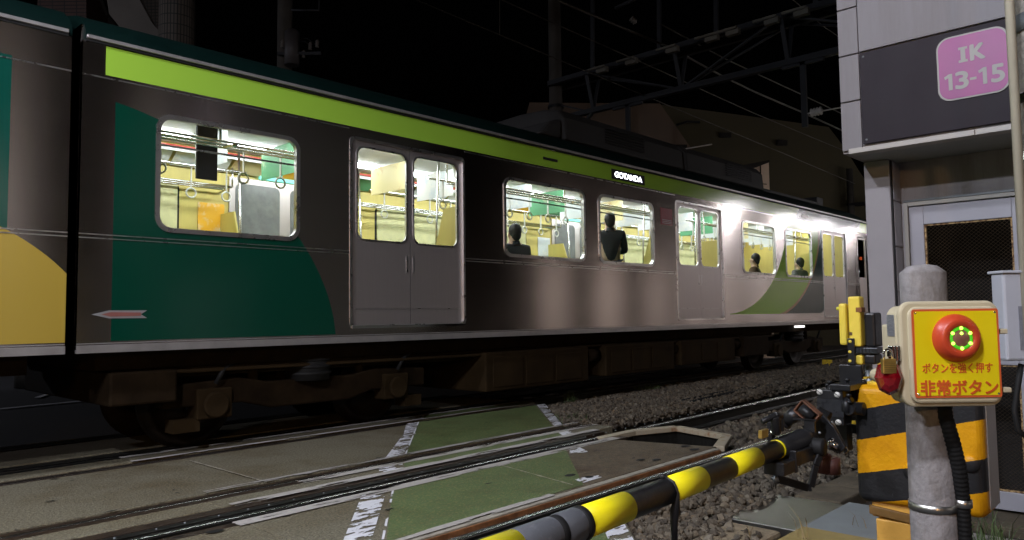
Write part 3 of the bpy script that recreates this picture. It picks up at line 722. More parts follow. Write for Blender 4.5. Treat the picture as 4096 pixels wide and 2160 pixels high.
    while x < X0 + L - 2.2:
        m = M(); m.bx(x - 0.003, x + 0.003, YC - 0.38, YC + 0.38, 2.86, 3.22); P_(m, 'hanging_advert', PO[(0, 4, 5, 0, 3, 4)[i % 6]])
        i += 1; x += 0.8
    m = M(); x = X0 + 0.3
    m.bx(X0 + 0.3, X0 + L - 1.9, YC + 0.97, YC + 0.985, 3.205, 3.245); m2 = M(); m2.bx(X0 + 0.3, X0 + L - 1.9, YC + 0.95, YC + 0.965, 3.25, 3.275)
    P_(m, 'advert_rail', PO[0]); P_(m2, 'advert_rail_trim', PO[1])
    for j, (a, b) in enumerate(doors):
        for q, xx in enumerate((a - 0.40, b + 0.06)):
            m = M(); m.bx(xx, xx + 0.34, YC + 1.308, YC + 1.318, 2.20, 2.68); P_(m, 'poster', PO[(2, 0, 4, 2, 3, 0)[(2 * j + q) % 6]])
        m = M(); m.bx(a + 0.4, b - 0.4, YC + 1.26, YC + 1.30, 3.06, 3.20); P_(m, 'door_screen', m_scr)
    # gear below the floor
    m = M(); m.bx(X0 + 0.2, X0 + L - 0.2, YC - 1.2, YC + 1.2, 0.80, 0.95); P_(m, 'underframe', m_under)
    return car
W_ = lambda *q: list(q)
car = make_car('silver commuter train car with lime green roof band and dark green corner panel', 1.95, 18.52, 'main',
               W_((2.55, 3.87), (6.80, 8.42), (8.78, 10.20), (13.28, 14.70), (15.22, 16.56)), W_((4.50, 6.08), (10.92, 12.46), (17.20, 18.66)), (19.50, 20.15))
car2 = make_car('neighbouring train car cut off at the left edge, with a yellow rounded corner panel', -16.13, 18.0, 'left',
                W_((-0.05, 1.27), (-4.6, -3.0), (-6.6, -5.0), (-11.4, -9.8)), W_((-14.7, -13.1), (-8.9, -7.3), (-2.2, -0.6)))
yN = YC - 1.4
def dress(m, nm, mt, bevel=0.0, par=None): return m.obj(nm, mt, par or car, bevel)
# destination display
m = M(); m.bx(9.10, 9.98, yN - 0.010, yN - 0.001, 3.235, 3.385); dp = dress(m, 'destination_display', m_blkm, 0.004)
m = M(); text(m, 'GOTANDA', A(9.18, yN - 0.0115, 3.268), UX, UZ, -UY, 0.082, 0.72, 0.02); m.obj('lettering', m_led, dp)
m = M(); m.bx(7.55, 7.85, yN - 0.006, yN - 0.001, 3.30, 3.335); dress(m, 'band_vent', m_blkm)
m = M(); m.bx(16.1, 16.45, yN - 0.008, yN - 0.001, 3.27, 3.33); dress(m, 'band_vent', m_gut)
m = M(); text(m, '3-03', A(19.62, yN + 0.045, 2.52), UX, UZ, -UY, 0.07, 0.30, 0.02); dress(m, 'running_number', mat('red_led_digits', (0.8, 0.1, 0.02), 0.4, emit=(1.0, 0.16, 0.04), estr=0.6))
q = on_y(3188, 1303, yN + 0.12); q2 = on_y(3219, 1309, yN + 0.12); m = M(); m.bx(q[0], q2[0], yN + 0.12, yN + 0.18, q2[2], q[2]); dress(m, 'underfloor_glint', mat('glowing_white_glint', (0.9, 0.9, 0.9), 0.4, emit=(1, 0.98, 0.95), estr=2.0))  # glowing block standing in for a bright reflection under the car
# red notices and the arrow
for x0, x1, z0, z1 in ((10.44, 10.78, 2.66, 2.93),):
    m = M(); m.bx(x0, x1, yN - 0.006, yN - 0.001, z0, z1); nt_ = dress(m, 'notice', mat('dark_red_notice', (0.30, 0.03, 0.045), 0.45))
    m = M()
    for i in range(3): m.bx(x0 + 0.03, x1 - 0.03, yN - 0.008, yN - 0.0065, z0 + 0.02 + i * 0.026, z0 + 0.032 + i * 0.026)
    m.obj('lettering', mat('pale_print', (0.5, 0.42, 0.42), 0.5), nt_)
p0, p1 = on_y(365, 1258, yN), on_y(588, 1258, yN); zc = p0[2]
m = M(); m.plate(A(0, yN, 0), UX, UZ, -UY, [(p0[0], zc), (p0[0] + 0.13, zc + 0.032), (p1[0], zc + 0.032), (p1[0] - 0.05, zc), (p1[0], zc - 0.032), (p0[0] + 0.13, zc - 0.032)], 0.001, 0.004); ar = dress(m, 'arrow_mark', mat('white_decal', (0.22, 0.22, 0.22), 0.5))
m = M(); m.plate(A(0, yN, 0), UX, UZ, -UY, [(p0[0] + 0.07, zc), (p0[0] + 0.14, zc + 0.018), (p1[0] - 0.05, zc + 0.014), (p1[0] - 0.05, zc - 0.014), (p0[0] + 0.14, zc - 0.018)], 0.005, 0.006); m.obj('arrow_fill', mat('pink_decal', (0.24, 0.085, 0.07), 0.5), ar)
m = M(); m.bx(3.10, 3.30, YC - 0.9, YC - 0.87, 2.55, 3.3); dress(m, 'hanging_monitor', m_blkm)
# roof equipment
m = M(); pr = [(-0.95, 3.82), (-0.92, 4.16), (-0.80, 4.30), (-0.5, 4.36), (0, 4.38), (0.5, 4.36), (0.80, 4.30), (0.92, 4.16), (0.95, 3.82)]
for xa, xb in ((8.6, 12.0), (12.1, 15.3)):
    m.prism([(xa, YC + y, z) for y, z in pr], (xb - xa, 0, 0))
au = dress(m, 'air_conditioner', m_ac, 0.04)
m = M(); m.prism([(8.05, YC - 0.9, 3.83), (8.58, YC - 0.9, 3.83), (8.58, YC - 0.9, 4.15), (8.3, YC - 0.9, 4.05)], (0, 1.8, 0)); m.obj('end_cowl', m_ac, au, 0.05)
m = M()
for xa in (9.6, 13.6):
    for i in range(6): m.bx(xa, xa + 1.1, YC - 0.965, YC - 0.93, 3.93 + i * 0.045, 3.945 + i * 0.045)
m.objs('louvre', m_blkm, au)
m = M(); m.bx(15.35, 18.4, YC - 0.9, YC - 0.6, 3.78, 3.89); m.bx(18.3, 18.7, YC - 0.9, YC - 0.3, 3.82, 4.02); dress(m, 'roof_conduit_box', m_ac, 0.02)
# underframe cases and bogies
for x0, x1, z0, z1, mt in ((6.58, 8.66, 0.27, 0.76, m_under2), (9.08, 11.0, 0.30, 0.76, m_under2), (11.22, 13.15, 0.34, 0.76, m_under2), (13.5, 14.6, 0.38, 0.76, m_under), (2.25, 2.8, 0.5, 0.78, m_under)):
    m = M(); m.bx(x0, x1, YC - 1.25, YC + 1.2, z0, z1); q = dress(m, 'equipment_case', mt, 0.02)
    m = M()
    if x1 - x0 > 1.5:
        for xx in np.linspace(x0 + 0.12, x1 - 0.12, 4)[:-1]: m.bx(xx, xx + (x1 - x0 - 0.3) / 3 - 0.04, YC - 1.262, YC - 1.252, z0 + 0.05, z1 - 0.07)
        m.obj('case_cover', mt, q, 0.006)
def bogie(par, xc):
    m = M()
    for s in (-1, 1):
        m.plate(A(xc, YC + s * 0.98, 0), UX, UZ, -UY, [(-1.5, 0.42), (-0.75, 0.42), (-0.45, 0.34), (0.45, 0.34), (0.75, 0.42), (1.5, 0.42), (1.5, 0.62), (0.8, 0.66), (0.5, 0.60), (-0.5, 0.60), (-0.8, 0.66), (-1.5, 0.62)], -0.09, 0.09)
    m.bx(xc - 0.3, xc + 0.3, YC - 0.9, YC + 0.9, 0.42, 0.72)
    b = m.obj('bogie', m_under, par, 0.02)
    for dx in (-1.05, 1.05):
        for s in (-1, 1):
            m = M(); m.lathe((xc + dx, YC + s * 0.50, 0.43), (0, s, 0), [(0.10, 0.14), (0.12, 0.06), (0.35, 0.05), (0.37, 0.10), (0.425, 0.105), (0.43, 0.0), (0.46, -0.005), (0.46, -0.04), (0.30, -0.05), (0.10, -0.05), (0.10, 0.14)], 36); m.obj('wheel', m_whl, b)
            m = M(); m.bx(xc + dx - 0.17, xc + dx + 0.17, YC + s * 1.02 - 0.10, YC + s * 1.02 + 0.10, 0.30, 0.58); m.cyl((xc + dx, YC + s * 1.12, 0.43), (xc + dx, YC + s * 1.17, 0.43), 0.12); m.obj('axle_box', m_under2, b, 0.015)
        m = M(); m.cyl((xc + dx, YC - 0.9, 0.43), (xc + dx, YC + 0.9, 0.43), 0.07); m.obj('axle', m_whl, b)
    for s in (-1, 1):
        m = M(); m.cyl((xc, YC + s * 0.98, 0.58), (xc, YC + s * 0.98, 0.86), 0.22, None, 24)
        for z in (0.63, 0.70, 0.77): m.lathe((xc, YC + s * 0.98, z), (0, 0, 1), [(0.22, 0), (0.245, 0.02), (0.22, 0.04)], 24)
        m.obj('air_spring', m_blkm, b)
        m = M()
        for dx in (-0.62, 0.62): m.cyl((xc + dx, YC + s * 1.0, 0.62), (xc + dx, YC + s * 1.0, 0.80), 0.05)
        m.objs('damper', m_under2, b)
bogie(car, 4.25); bogie(car, 16.4); bogie(car2, -0.55); bogie(car2, -13.4)
m = M()
for y, z in ((-1.12, 0.80), (-1.16, 0.76), (-1.0, 0.72)): m.tube([(2.3, YC + y, z), (6.4, YC + y, z - 0.03), (9.0, YC + y, z), (15.0, YC + y, z - 0.02)], 0.02, 8)
m.objs('air_pipe', m_under2, car)
m = M()
for x in (3.2, 5.3, 15.4, 17.4): m.tube([(x, YC - 1.13, 0.62), (x + 0.06, YC - 1.16, 0.75), (x + 0.2, YC - 1.14, 0.83)], 0.022, 8)
m.objs('brake_hose', m_blkm, car)
m = M()
for x in (2.95, 5.55): m.bx(x - 0.12, x + 0.12, YC - 1.10, YC - 0.92, 0.20, 0.32)
m.objs('brake_shoe', m_under2, car)
m = M()
for x in (8.75, 11.05, 13.22): m.cyl((x, YC - 1.1, 0.62), (x + 0.28, YC - 1.1, 0.62), 0.10)
m.objs('air_tank', m_under, car)
for x0, x1 in ((-9.5, -7.0), (-6.5, -4.0)):
    m = M(); m.bx(x0, x1, YC - 1.25, YC + 1.2, 0.3, 0.76); m.obj('equipment_case', m_under, car2, 0.02)
m = M(); m.bx(1.875, 1.945, YC - 0.55, YC + 0.55, 1.0, 3.2); dress(m, 'gangway', m_blkm)
m = M(); m.bx(20.46, 20.475, yN + 0.1, YC + 1.2, 2.1, 3.1); dress(m, 'windscreen', m_dkpane)
for i, y in enumerate((yN + 0.25,)):
    m = M(); m.lathe((20.47, y, 1.35), (1, 0, 0), [(0.12, 0), (0.12, 0.03), (0.0, 0.03)], 20); dress(m, 'headlight', m_frame)

# passengers behind the glass
m_skin = mat('skin', (0.55, 0.36, 0.26), 0.6, vary=0.06)
m_hair = mat('black_hair', (0.012, 0.010, 0.010), 0.6, vary=0.3)
m_cl = [mat('dark_jacket', (0.014, 0.015, 0.018), 0.8), mat('grey_coat', (0.16, 0.16, 0.17), 0.85), mat('brown_coat', (0.12, 0.07, 0.04), 0.85), mat('white_shirt', (0.6, 0.6, 0.6), 0.8), mat('navy_trousers', (0.02, 0.022, 0.03), 0.85)]
def skin_obj(name, verts, edges, radii, mt, parent, sub=2):
    me = bpy.data.meshes.new(name); me.from_pydata([tuple(v) for v in verts], edges, [])
    me.materials.append(mt); o = bpy.data.objects.new(name, me); COL.objects.link(o); o.parent = parent
    if not me.skin_vertices: me.attributes.new('skin_vertex', 'FLOAT', 'POINT') if False else None
    md = o.modifiers.new('skin', 'SKIN'); md.use_smooth_shade = True
    sv = me.skin_vertices[0].data if len(me.skin_vertices) else None
    if sv is None: return o
    for s, r in zip(sv, radii): s.radius = (r, r)
    sv[0].use_root = True
    ss = o.modifiers.new('sub', 'SUBSURF'); ss.levels = sub; ss.render_levels = sub
    return o
def person(label, loc, rot, seated, jacket, legs, phone=True):
    p = thing('person', label, 'person', loc, 'passengers inside the train'); p.rotation_euler = (0, 0, rot)
    hz = 0.46 if seated else 0.92
    j = [(0, 0, hz), (0, 0.0, hz + 0.25), (0, -0.01, hz + 0.46), (0, 0.0, hz + 0.53), (0, 0.015, hz + 0.62), (0, 0.02, hz + 0.71)]
    r = [0.13, 0.125, 0.12, 0.062, 0.082, 0.075]; e = [(i, i + 1) for i in range(5)]
    for s in (-1, 1):
        b = len(j)
        j += [(s * 0.18, -0.01, hz + 0.45), (s * 0.235, 0.03, hz + 0.18), (s * 0.13, 0.24, hz + 0.20), (s * 0.07, 0.30, hz + 0.26)]
        r += [0.062, 0.048, 0.036, 0.03]; e += [(2, b), (b, b + 1), (b + 1, b + 2), (b + 2, b + 3)]
        b = len(j)
        if seated: j += [(s * 0.10, 0.05, hz), (s * 0.12, 0.44, hz + 0.03), (s * 0.12, 0.44, 0.10), (s * 0.12, 0.58, 0.045)]
        else: j += [(s * 0.09, 0, hz - 0.05), (s * 0.10, 0.02, 0.50), (s * 0.10, -0.02, 0.09), (s * 0.11, 0.13, 0.04)]
        r += [0.09, 0.062, 0.045, 0.04]; e += [(0, b), (b, b + 1), (b + 1, b + 2), (b + 2, b + 3)]
    skin_obj('body', j, e, r, m_skin, p)
    jj = [(0, 0, hz - 0.04), (0, 0, hz + 0.25), (0, -0.01, hz + 0.46), (0, -0.01, hz + 0.535)]; rj = [0.15, 0.145, 0.14, 0.085]; ej = [(0, 1), (1, 2), (2, 3)]
    for s in (-1, 1):
        b = len(jj); jj += [(s * 0.18, -0.01, hz + 0.455), (s * 0.235, 0.03, hz + 0.18), (s * 0.15, 0.20, hz + 0.195)]; rj += [0.078, 0.062, 0.048]; ej += [(2, b), (b, b + 1), (b + 1, b + 2)]
    skin_obj('jacket', jj, ej, rj, jacket, p)
    jl = [(0, 0, hz)]; rl = [0.14]; el = []
    for s in (-1, 1):
        b = len(jl)
        if seated: jl += [(s * 0.10, 0.05, hz), (s * 0.12, 0.44, hz + 0.03), (s * 0.12, 0.44, 0.12)]
        else: jl += [(s * 0.09, 0, hz - 0.05), (s * 0.10, 0.02, 0.50), (s * 0.10, -0.02, 0.10)]
        rl += [0.10, 0.075, 0.06]; el += [(0, b), (b, b + 1), (b + 1, b + 2)]
    skin_obj('trousers', jl, el, rl, legs, p)
    m = M(); m.ball((0, -0.030, hz + 0.690), 0.094, 16, (0.95, 1.0, 1.12)); m.ball((0, -0.055, hz + 0.635), 0.070, 12, (1.05, 0.8, 1.2)); o = m.obj('hair', m_hair); o.parent = p
    m = M(); m.ball((0, 0.104, hz + 0.635), 0.016, 8); o = m.obj('nose', m_skin); o.parent = p
    m = M(); m.ball((-0.080, 0.015, hz + 0.63), 0.022, 8, (0.5, 0.8, 1.3)); m.ball((0.080, 0.015, hz + 0.63), 0.022, 8, (0.5, 0.8, 1.3))
    for o in m.objs('ear', m_skin): o.parent = p
    m = M(); m.lathe((0, -0.012, hz + 0.49), (0, 0.1, 1), [(0.085, 0), (0.075, 0.03), (0.07, 0.055), (0.066, 0.05)], 16); o = m.obj('collar', jacket); o.parent = p
    if phone:
        m = M(); m.fbox(A(0, 0.33, hz + 0.27), UX, unit(A(0, 0.5, 0.8)), unit(A(0, 0.8, -0.5)), -0.037, 0.037, 0, 0.15, -0.005, 0.005); t = m.obj('phone', m_blkm, None, 0.003); t.location = (0, 0, 0)
        t.parent = None; t.location = loc; t.rotation_euler = (0, 0, rot)
        tag(t, 'dark phone held by the ' + label.split(' behind')[0], 'phone')
ZF = 1.10
person('standing passenger in black jacket behind the window under the destination display', (9.62, yN + 0.42, ZF), R_(-48), False, m_cl[0], m_cl[4])
person('seated passenger in dark jacket low in the long window right of the near doors', (7.35, yN + 0.36, ZF + 0.10), R_(-14), True, m_cl[0], m_cl[4], False)
person('seated passenger in brown coat seen in the window just right of the middle doors', (14.55, yN + 0.38, ZF + 0.08), R_(18), True, m_cl[2], m_cl[4], False)
person('seated passenger in grey coat seen in the window above the green swoosh', (16.8, yN + 0.38, ZF + 0.10), R_(-10), True, m_cl[1], m_cl[4], False)
# ------------------------------------------------------------------ signal building on the right
XF, XC_, XW = 5.35, 5.72, 5.95
m_panel = mat('lavender_white_panel', (0.20, 0.188, 0.194), 0.55, vary=0.05, scale=3, bump=0.05, spec=0.3, big=0.55, bigs=2.5, bstretch=(2, 2, 0.18), bigc=(0.72, 0.68, 0.62))
m_pdoor = mat('pale_grey_door_paint', (0.31, 0.305, 0.335), 0.45, vary=0.06, scale=4)
m_dirty = mat('dirty_white_paint', (0.32, 0.30, 0.30), 0.55, vary=0.10, scale=5, color2=(0.22, 0.19, 0.165), cov=0.68, big=0.6, bigs=3, bstretch=(2, 2, 0.3))
m_sign = mat('charcoal_sign_board', (0.026, 0.021, 0.026), 0.6, vary=0.1, scale=5, spec=0.15, big=0.4, bigs=3, bstretch=(2, 2, 0.3), bigc=(0.7, 0.7, 0.7))
m_pink = mat('pink_plate', (0.29, 0.042, 0.19), 0.45, vary=0.12, scale=2.5)
m_letter = mat('pale_letter', (0.30, 0.29, 0.265), 0.5, vary=0.04)
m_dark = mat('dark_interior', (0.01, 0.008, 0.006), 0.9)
hut = thing('signal_building', 'white panelled railway building with charcoal board, canopy and mesh door', 'building', (5.9, 0.5, -0.2))
Ph = lambda m, n, mt, par=None, bv=0.0: m.obj(n, mt, par or hut, bv)
m = M()
m.bx(XF + 0.012, 9.5, -2.6, 1.855, 2.30, 5.2)                       # upper storey
m.bx(6.8, 9.5, -2.6, 1.855, -0.2, 2.295)
m.bx(XW, XW + 0.10, -2.6, 0.86, -0.2, 2.29); m.bx(XW, XW + 0.10, 1.64, 1.84, -0.2, 2.29); m.bx(XW + 0.004, XW + 0.10, 0.86, 1.64, 1.995, 2.29)
m.bx(XW + 0.10, 6.8, 1.75, 1.85, -0.2, 2.29); m.bx(XW + 0.10, 6.8, -2.6, -2.5, -0.2, 2.29)
Ph(m, 'wall', m_dirty)
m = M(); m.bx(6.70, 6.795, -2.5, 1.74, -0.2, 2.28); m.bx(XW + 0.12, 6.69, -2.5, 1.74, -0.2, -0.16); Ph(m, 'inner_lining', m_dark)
# facing panels of the upper storey, one by one
zs = [2.31, 2.654, 2.980, 3.31, 3.75, 4.2, 5.2]
for a, b in zip(zs[:-1], zs[1:]):
    m = M(); m.bx(XF - 0.012, XF + 0.010, 1.722, 1.853, a + 0.004, b - 0.004); Ph(m, 'facing_panel', m_panel, None, 0.004)
for a, b in ((2.982, 4.2), (4.2, 5.2)):
    for y0, y1 in ((0.2, 1.718), (-1.3, 0.196), (-2.6, -1.304)):
        m = M(); m.bx(XF - 0.012, XF + 0.010, y0, y1, a + 0.004, b - 0.004); Ph(m, 'facing_panel', m_panel, None, 0.004)
m = M(); m.bx(XF - 0.016, XF + 0.010, -2.6, 1.714, 2.342, 2.974); Ph(m, 'sign_board', m_sign, None, 0.003)
m = M()
for z in (2.37, 2.945):
    for y in (1.69, 0.2): m.lathe((XF - 0.016, y, z), (-1, 0, 0), [(0, 0.003), (0.006, 0.003), (0.008, 0)], 10)
Ph(m, 'screw', m_grey)
FU, FV, FW = A(0, -1, 0), UZ, A(-1, 0, 0)
yc, zc = 1.046, 2.733
pl = M(); pl.plate(A(XF, yc, zc), FU, FV, FW, rr(0, 0, 0.392, 0.410, 0.075, 8), 0.018, 0.024); plo = Ph(pl, 'number_plate', m_letter)
pl = M(); pl.plate(A(XF, yc, zc), FU, FV, FW, rr(0, 0, 0.372, 0.390, 0.068, 8), 0.0243, 0.026); pl.obj('plate_face', m_pink, plo)
m = M()
# I with serifs, K
for x0, x1, z0, z1 in ((-0.060, -0.034, 0.0405, 0.1065), (-0.072, -0.022, 0.025, 0.040), (-0.072, -0.022, 0.107, 0.122)): m.plate(A(XF, yc, zc), FU, FV, FW, [(x0, z0), (x1, z0), (x1, z1), (x0, z1)], 0.0262, 0.0272)
text(m, 'K', A(XF - 0.0262, yc + 0.004, zc + 0.028), FU, FV, FW, 0.091, 0.072, 0.045)
for cx1 in (-0.136, 0.052):                            # the ones: a stem with a flag
    m.plate(A(XF, yc, zc), FU, FV, FW, [(cx1 + 0.002, -0.138), (cx1 + 0.024, -0.138), (cx1 + 0.024, -0.034), (cx1 + 0.006, -0.034), (cx1 - 0.022, -0.049), (cx1 - 0.017, -0.066), (cx1 + 0.002, -0.057)], 0.0262, 0.0272)
for ch, x1, w1 in (('3', -0.093, 0.066), ('5', 0.101, 0.064)): text(m, ch, A(XF - 0.0262, yc - x1, zc - 0.138), FU, FV, FW, 0.104, w1, 0.03)
m.plate(A(XF, yc, zc), FU, FV, FW, [(-0.016, -0.098), (0.020, -0.098), (0.020, -0.082), (-0.016, -0.082)], 0.0262, 0.0272)
m.obj('lettering', m_letter, plo)
m = M(); m.bx(XF - 0.05, XF + 0.05, 1.048, 1.80, 2.282, 2.318); m.bx(XF - 0.05, XF + 0.05, -2.6, 1.045, 2.282, 2.318); Ph(m, 'canopy_edge', mat('cream_trim', (0.40, 0.375, 0.34), 0.5, vary=0.06), None, 0.004)
m = M(); m.bx(XF + 0.052, XW, -2.6, 1.79, 2.290, 2.298); Ph(m, 'canopy_soffit', mat('grey_green_soffit', (0.30, 0.31, 0.29), 0.6, vary=0.1))
m = M(); m.bx(XC_, XW - 0.001, 1.668, 1.84, -0.2, 2.289); Ph(m, 'column', mat('pale_column_paint', (0.29, 0.275, 0.285), 0.55, vary=0.05, scale=4, spec=0.3), None, 0.006)
zz = [-0.2, 0.36, 1.02, 1.341, 1.664, 1.993, 2.285]
for a, b in zip(zz[:-1], zz[1:]):
    m = M(); m.bx(XC_ + 0.045, XW - 0.02, 1.658, 1.667, a + 0.006, b - 0.006); Ph(m, 'reveal_panel', m_pdoor, None, 0.003)
m = M(); m.bx(XC_ + 0.012, XC_ + 0.04, 1.660, 1.667, -0.2, 2.28); Ph(m, 'reveal_joint', m_blkm)
# door with two expanded-metal openings
yl, yr = 1.612, 0.93
m = M()
m.bx(XW - 0.03, XW + 0.05, yl + 0.004, 1.642, -0.14, 1.99); m.bx(XW - 0.03, XW + 0.05, 0.87, yr - 0.004, -0.14, 1.99); m.bx(XW - 0.03, XW + 0.05, yr - 0.003, yl + 0.003, 1.962, 1.990)
Ph(m, 'door_frame', mat('rust_stained_cream', (0.36, 0.345, 0.31), 0.6, vary=0.1, scale=8, color2=(0.30, 0.16, 0.06), cov=0.70), None, 0.003)
m = M(); m.bx(XW - 0.012, XW - 0.001, 0.85, 1.645, 1.996, 2.01); Ph(m, 'door_head_trim', m_grey)
m = M(); o0, o1 = 1.518, 0.982; hz = [(0.985, 1.823), (-0.005, 0.835)]
m.bx(XW - 0.015, XW + 0.03, o0, yl, -0.125, 1.955); m.bx(XW - 0.015, XW + 0.03, yr, o1, -0.125, 1.955)
for a, b in ((1.823, 1.955), (0.835, 0.985), (-0.125, -0.005)): m.bx(XW - 0.015, XW + 0.03, o1, o0, a, b)
dr = Ph(m, 'door', m_pdoor, None, 0.004)
mr = M(); mm = M()
for a, b in hz:
    for y in (o0 - 0.012, o1): mr.bx(XW - 0.004, XW + 0.02, y, y + 0.012, a, b)
    for z in (a, b - 0.012): mr.bx(XW - 0.003, XW + 0.02, o1 + 0.012, o0 - 0.012, z, z + 0.012)
    cw, ch = 0.028, 0.0125; ny, nz = int((o0 - o1) / cw), int((b - a) / ch)
    for i in range(ny):
        for k in range(nz):
            y, z = o1 + 0.006 + (i + (0.5 if k % 2 else 0)) * cw, a + 0.006 + k * ch
            for s in (-1, 1):
                p, q = A(XW + 0.006, y, z), A(XW + 0.006, y + s * cw / 2, z + ch); t = 0.0011
                if not (o1 < q[1] < o0): continue
                mm.add([p + A(0, 0, -t), q + A(0, 0, -t), q + A(-0.002, 0, t), p + A(-0.002, 0, t)], [(0, 1, 2, 3)])
mr.obj('mesh_edge', mat('rusty_mesh_edge', (0.40, 0.27, 0.12), 0.8, vary=0.5, scale=40, color2=(0.10, 0.05, 0.02), cov=0.5), dr)
mm.obj('expanded_mesh', mat('mesh_metal', (0.20, 0.15, 0.10), 0.55, 0.4, vary=0.3), dr)
m = M(); m.bx(5.55, 9.5, -2.6, 1.86, -0.35, -0.145); Ph(m, 'plinth', m_conc2, None, 0.02)

# ------------------------------------------------------------------ utility pole, pipe and grey box at the right edge
up = thing('utility_pole', 'concrete pole with a grey steel band at the right edge', 'pole', (4.78, 0.58, -0.2))
cpx = at_d(4190, 0, 4.05); pxy = (cpx[0], cpx[1])
m = M(); m.tube([(pxy[0], pxy[1], -0.2), (pxy[0], pxy[1], 9)], [0.165, 0.14], 32); m.obj('shaft', mat('grainy_concrete', (0.34, 0.32, 0.28), 0.9, vary=0.35, scale=40, bump=0.4, bscale=120), up)
m = M(); zb = 1.2 + (1245 - 88) * 4.0 / F; m.lathe((pxy[0], pxy[1], zb - 0.045), (0, 0, 1), [(0.158, 0), (0.172, 0), (0.172, 0.09), (0.158, 0.09)], 32); m.obj('steel_band', m_grey, up)
fwd, rgt = unit(A(_b[0] * -1, _b[1] * -1, 0)), unit(A(_r[0], _r[1], 0))
for py in (400, 632):
    z = 1.2 + (1245 - py) * 4.0 / F; m = M(); c = A(pxy[0], pxy[1], z) - rgt * 0.16 - fwd * 0.03; m.fbox(c, rgt, fwd, UZ, -0.035, 0.04, -0.03, 0.03, -0.028, 0.028); m.obj('clamp', m_chrome, up, 0.006)
pp = at_d(4037, 0, 3.9)
m = M(); m.tube([(pp[0], pp[1], 0.5), (pp[0], pp[1], 9)], 0.0225, 16); 
tag(m.obj('conduit_pipe', mat('beige_pvc', (0.50, 0.47, 0.36), 0.45, vary=0.05)), 'slim beige pipe running up beside the concrete pole at right', 'pipe')
gb = thing('junction_box', 'pale grey box fixed on the pole at the right edge', 'box', tuple(at_d(4130, 1300, 3.85)))
c0 = at_d(4015, 1270, 3.80)
m = M(); m.fbox(A(c0[0], c0[1], 0), rgt, fwd, UZ, 0.006, 0.30, 0, 0.10, 0.945, 1.39); m.obj('case', mat('pale_grey_plastic', (0.46, 0.48, 0.53), 0.45, vary=0.04), gb, 0.012)
m = M(); m.fbox(A(c0[0], c0[1], 0), rgt, fwd, UZ, -0.004, 0.31, -0.012, 0.11, 1.388, 1.402); m.obj('lid', mat('pale_grey_plastic_lid', (0.50, 0.52, 0.57), 0.45, vary=0.04), gb, 0.004)
m = M(); m.fbox(A(c0[0], c0[1], 0), rgt, fwd, UZ, 0.075, 0.2, -0.004, -0.001, 1.0, 1.22); m.obj('label', mat('grey_label', (0.20, 0.21, 0.24), 0.5, vary=0.2, scale=40), gb)
pts = [at_d(4085, 1455, 3.84), at_d(4072, 1540, 3.84), at_d(4058, 1640, 3.82), at_d(4072, 1720, 3.80), at_d(4120, 1760, 3.8)]
m = M(); m.tube(pts, 0.014, 10); m.obj('cable', m_blkm, gb)

# ------------------------------------------------------------------ concrete post with the emergency button
bm_ = thing('bollard_post', 'short round concrete post with domed top carrying the emergency button box', 'post', (2.445, 0.635, -0.2))
D = 2.24; pc = at_d(3690, 1100, D); cx_, cy_ = pc[0], pc[1]; rp_ = 84 * D / F
m = M(); zt = 1.2 + (1246 - 1060) * D / F
m.lathe((cx_, cy_, -0.25), (0, 0, 1), [(rp_, 0), (rp_, zt + 0.25 - 0.026), (rp_ * 0.985, zt + 0.25 - 0.022), (rp_ * 0.62, zt + 0.25 - 0.004), (rp_ * 0.3, zt + 0.25), (0, zt + 0.25)], 36)
m.obj('shaft', mat('stained_concrete', (0.235, 0.222, 0.22), 0.88, vary=0.25, scale=24, bump=0.4, bscale=70, stretch=(1, 1, 0.8), big=0.9, bigs=6, bstretch=(1.6, 1.6, 0.55), bigc=(0.5, 0.44, 0.36)), bm_)
zb = 1.2 - (2003 - 1243) * D / F
m = M(); m.lathe((cx_, cy_, zb - 0.011), (0, 0, 1), [(rp_, 0), (rp_ + 0.003, 0), (rp_ + 0.003, 0.022), (rp_, 0.022)], 36); m.obj('stainless_band', m_ss, bm_)
# box, built on the plane facing the path
DB = 2.05; bc = at_d(3812, 1415, DB); BO, BU, BV, BW = A(*bc), rgt, UZ, -fwd
eb = thing('emergency_button_box', 'beige emergency button box with yellow face and red button lit by green lights', 'button box', tuple(bc))
m_beige = mat('beige_plastic', (0.52, 0.46, 0.31), 0.42, vary=0.05, scale=6)
Pe = lambda m, n, mt, par=None, bv=0.0: m.obj(n, mt, par or eb, bv)
sB = DB / F
def bp(px, py): return ((px - 3812) * sB - 0.0, -(py - 1415) * sB)
m = M(); m.plate(BO, BU, BV, BW, rr(-0.006, -0.003, 0.262, 0.270, 0.030, 8), -0.085, -0.030); m.fbox(BO, BU, BV, BW, -0.125, -0.045, -0.08, 0.08, -0.14, -0.084); Pe(m, 'housing', m_beige, None, 0.006)
m = M(); m.plate(BO, BU, BV, BW, rr(0, 0, 0.274, 0.288, 0.034, 8), -0.030, -0.008); m.plate(BO, BU, BV, BW, rr(0.004, -0.002, 0.248, 0.262, 0.026, 8), -0.009, 0.004); Pe(m, 'cover', m_beige, None, 0.007, )
m = M(); m.fbox(BO, BU, BV, BW, 0.136, 0.158, 0.052, 0.066, -0.028, -0.006); m.fbox(BO, BU, BV, BW, 0.136, 0.160, -0.108, -0.094, -0.028, -0.006); m.objs('hinge', m_beige, eb, 0.003)
x0, y1 = bp(3648, 1236); x1, y0 = bp(3994, 1588)
cxf, cyf, wf, hf = (x0 + x1) / 2, (y0 + y1) / 2, x1 - x0, y1 - y0
m = M(); m.plate(BO, BU, BV, BW, rr(cxf, cyf, wf, hf, 0.006, 3), 0.0055, 0.0070); fp = Pe(m, 'face_plate', mat('red_border', (0.62, 0.11, 0.03), 0.4, vary=0.05))
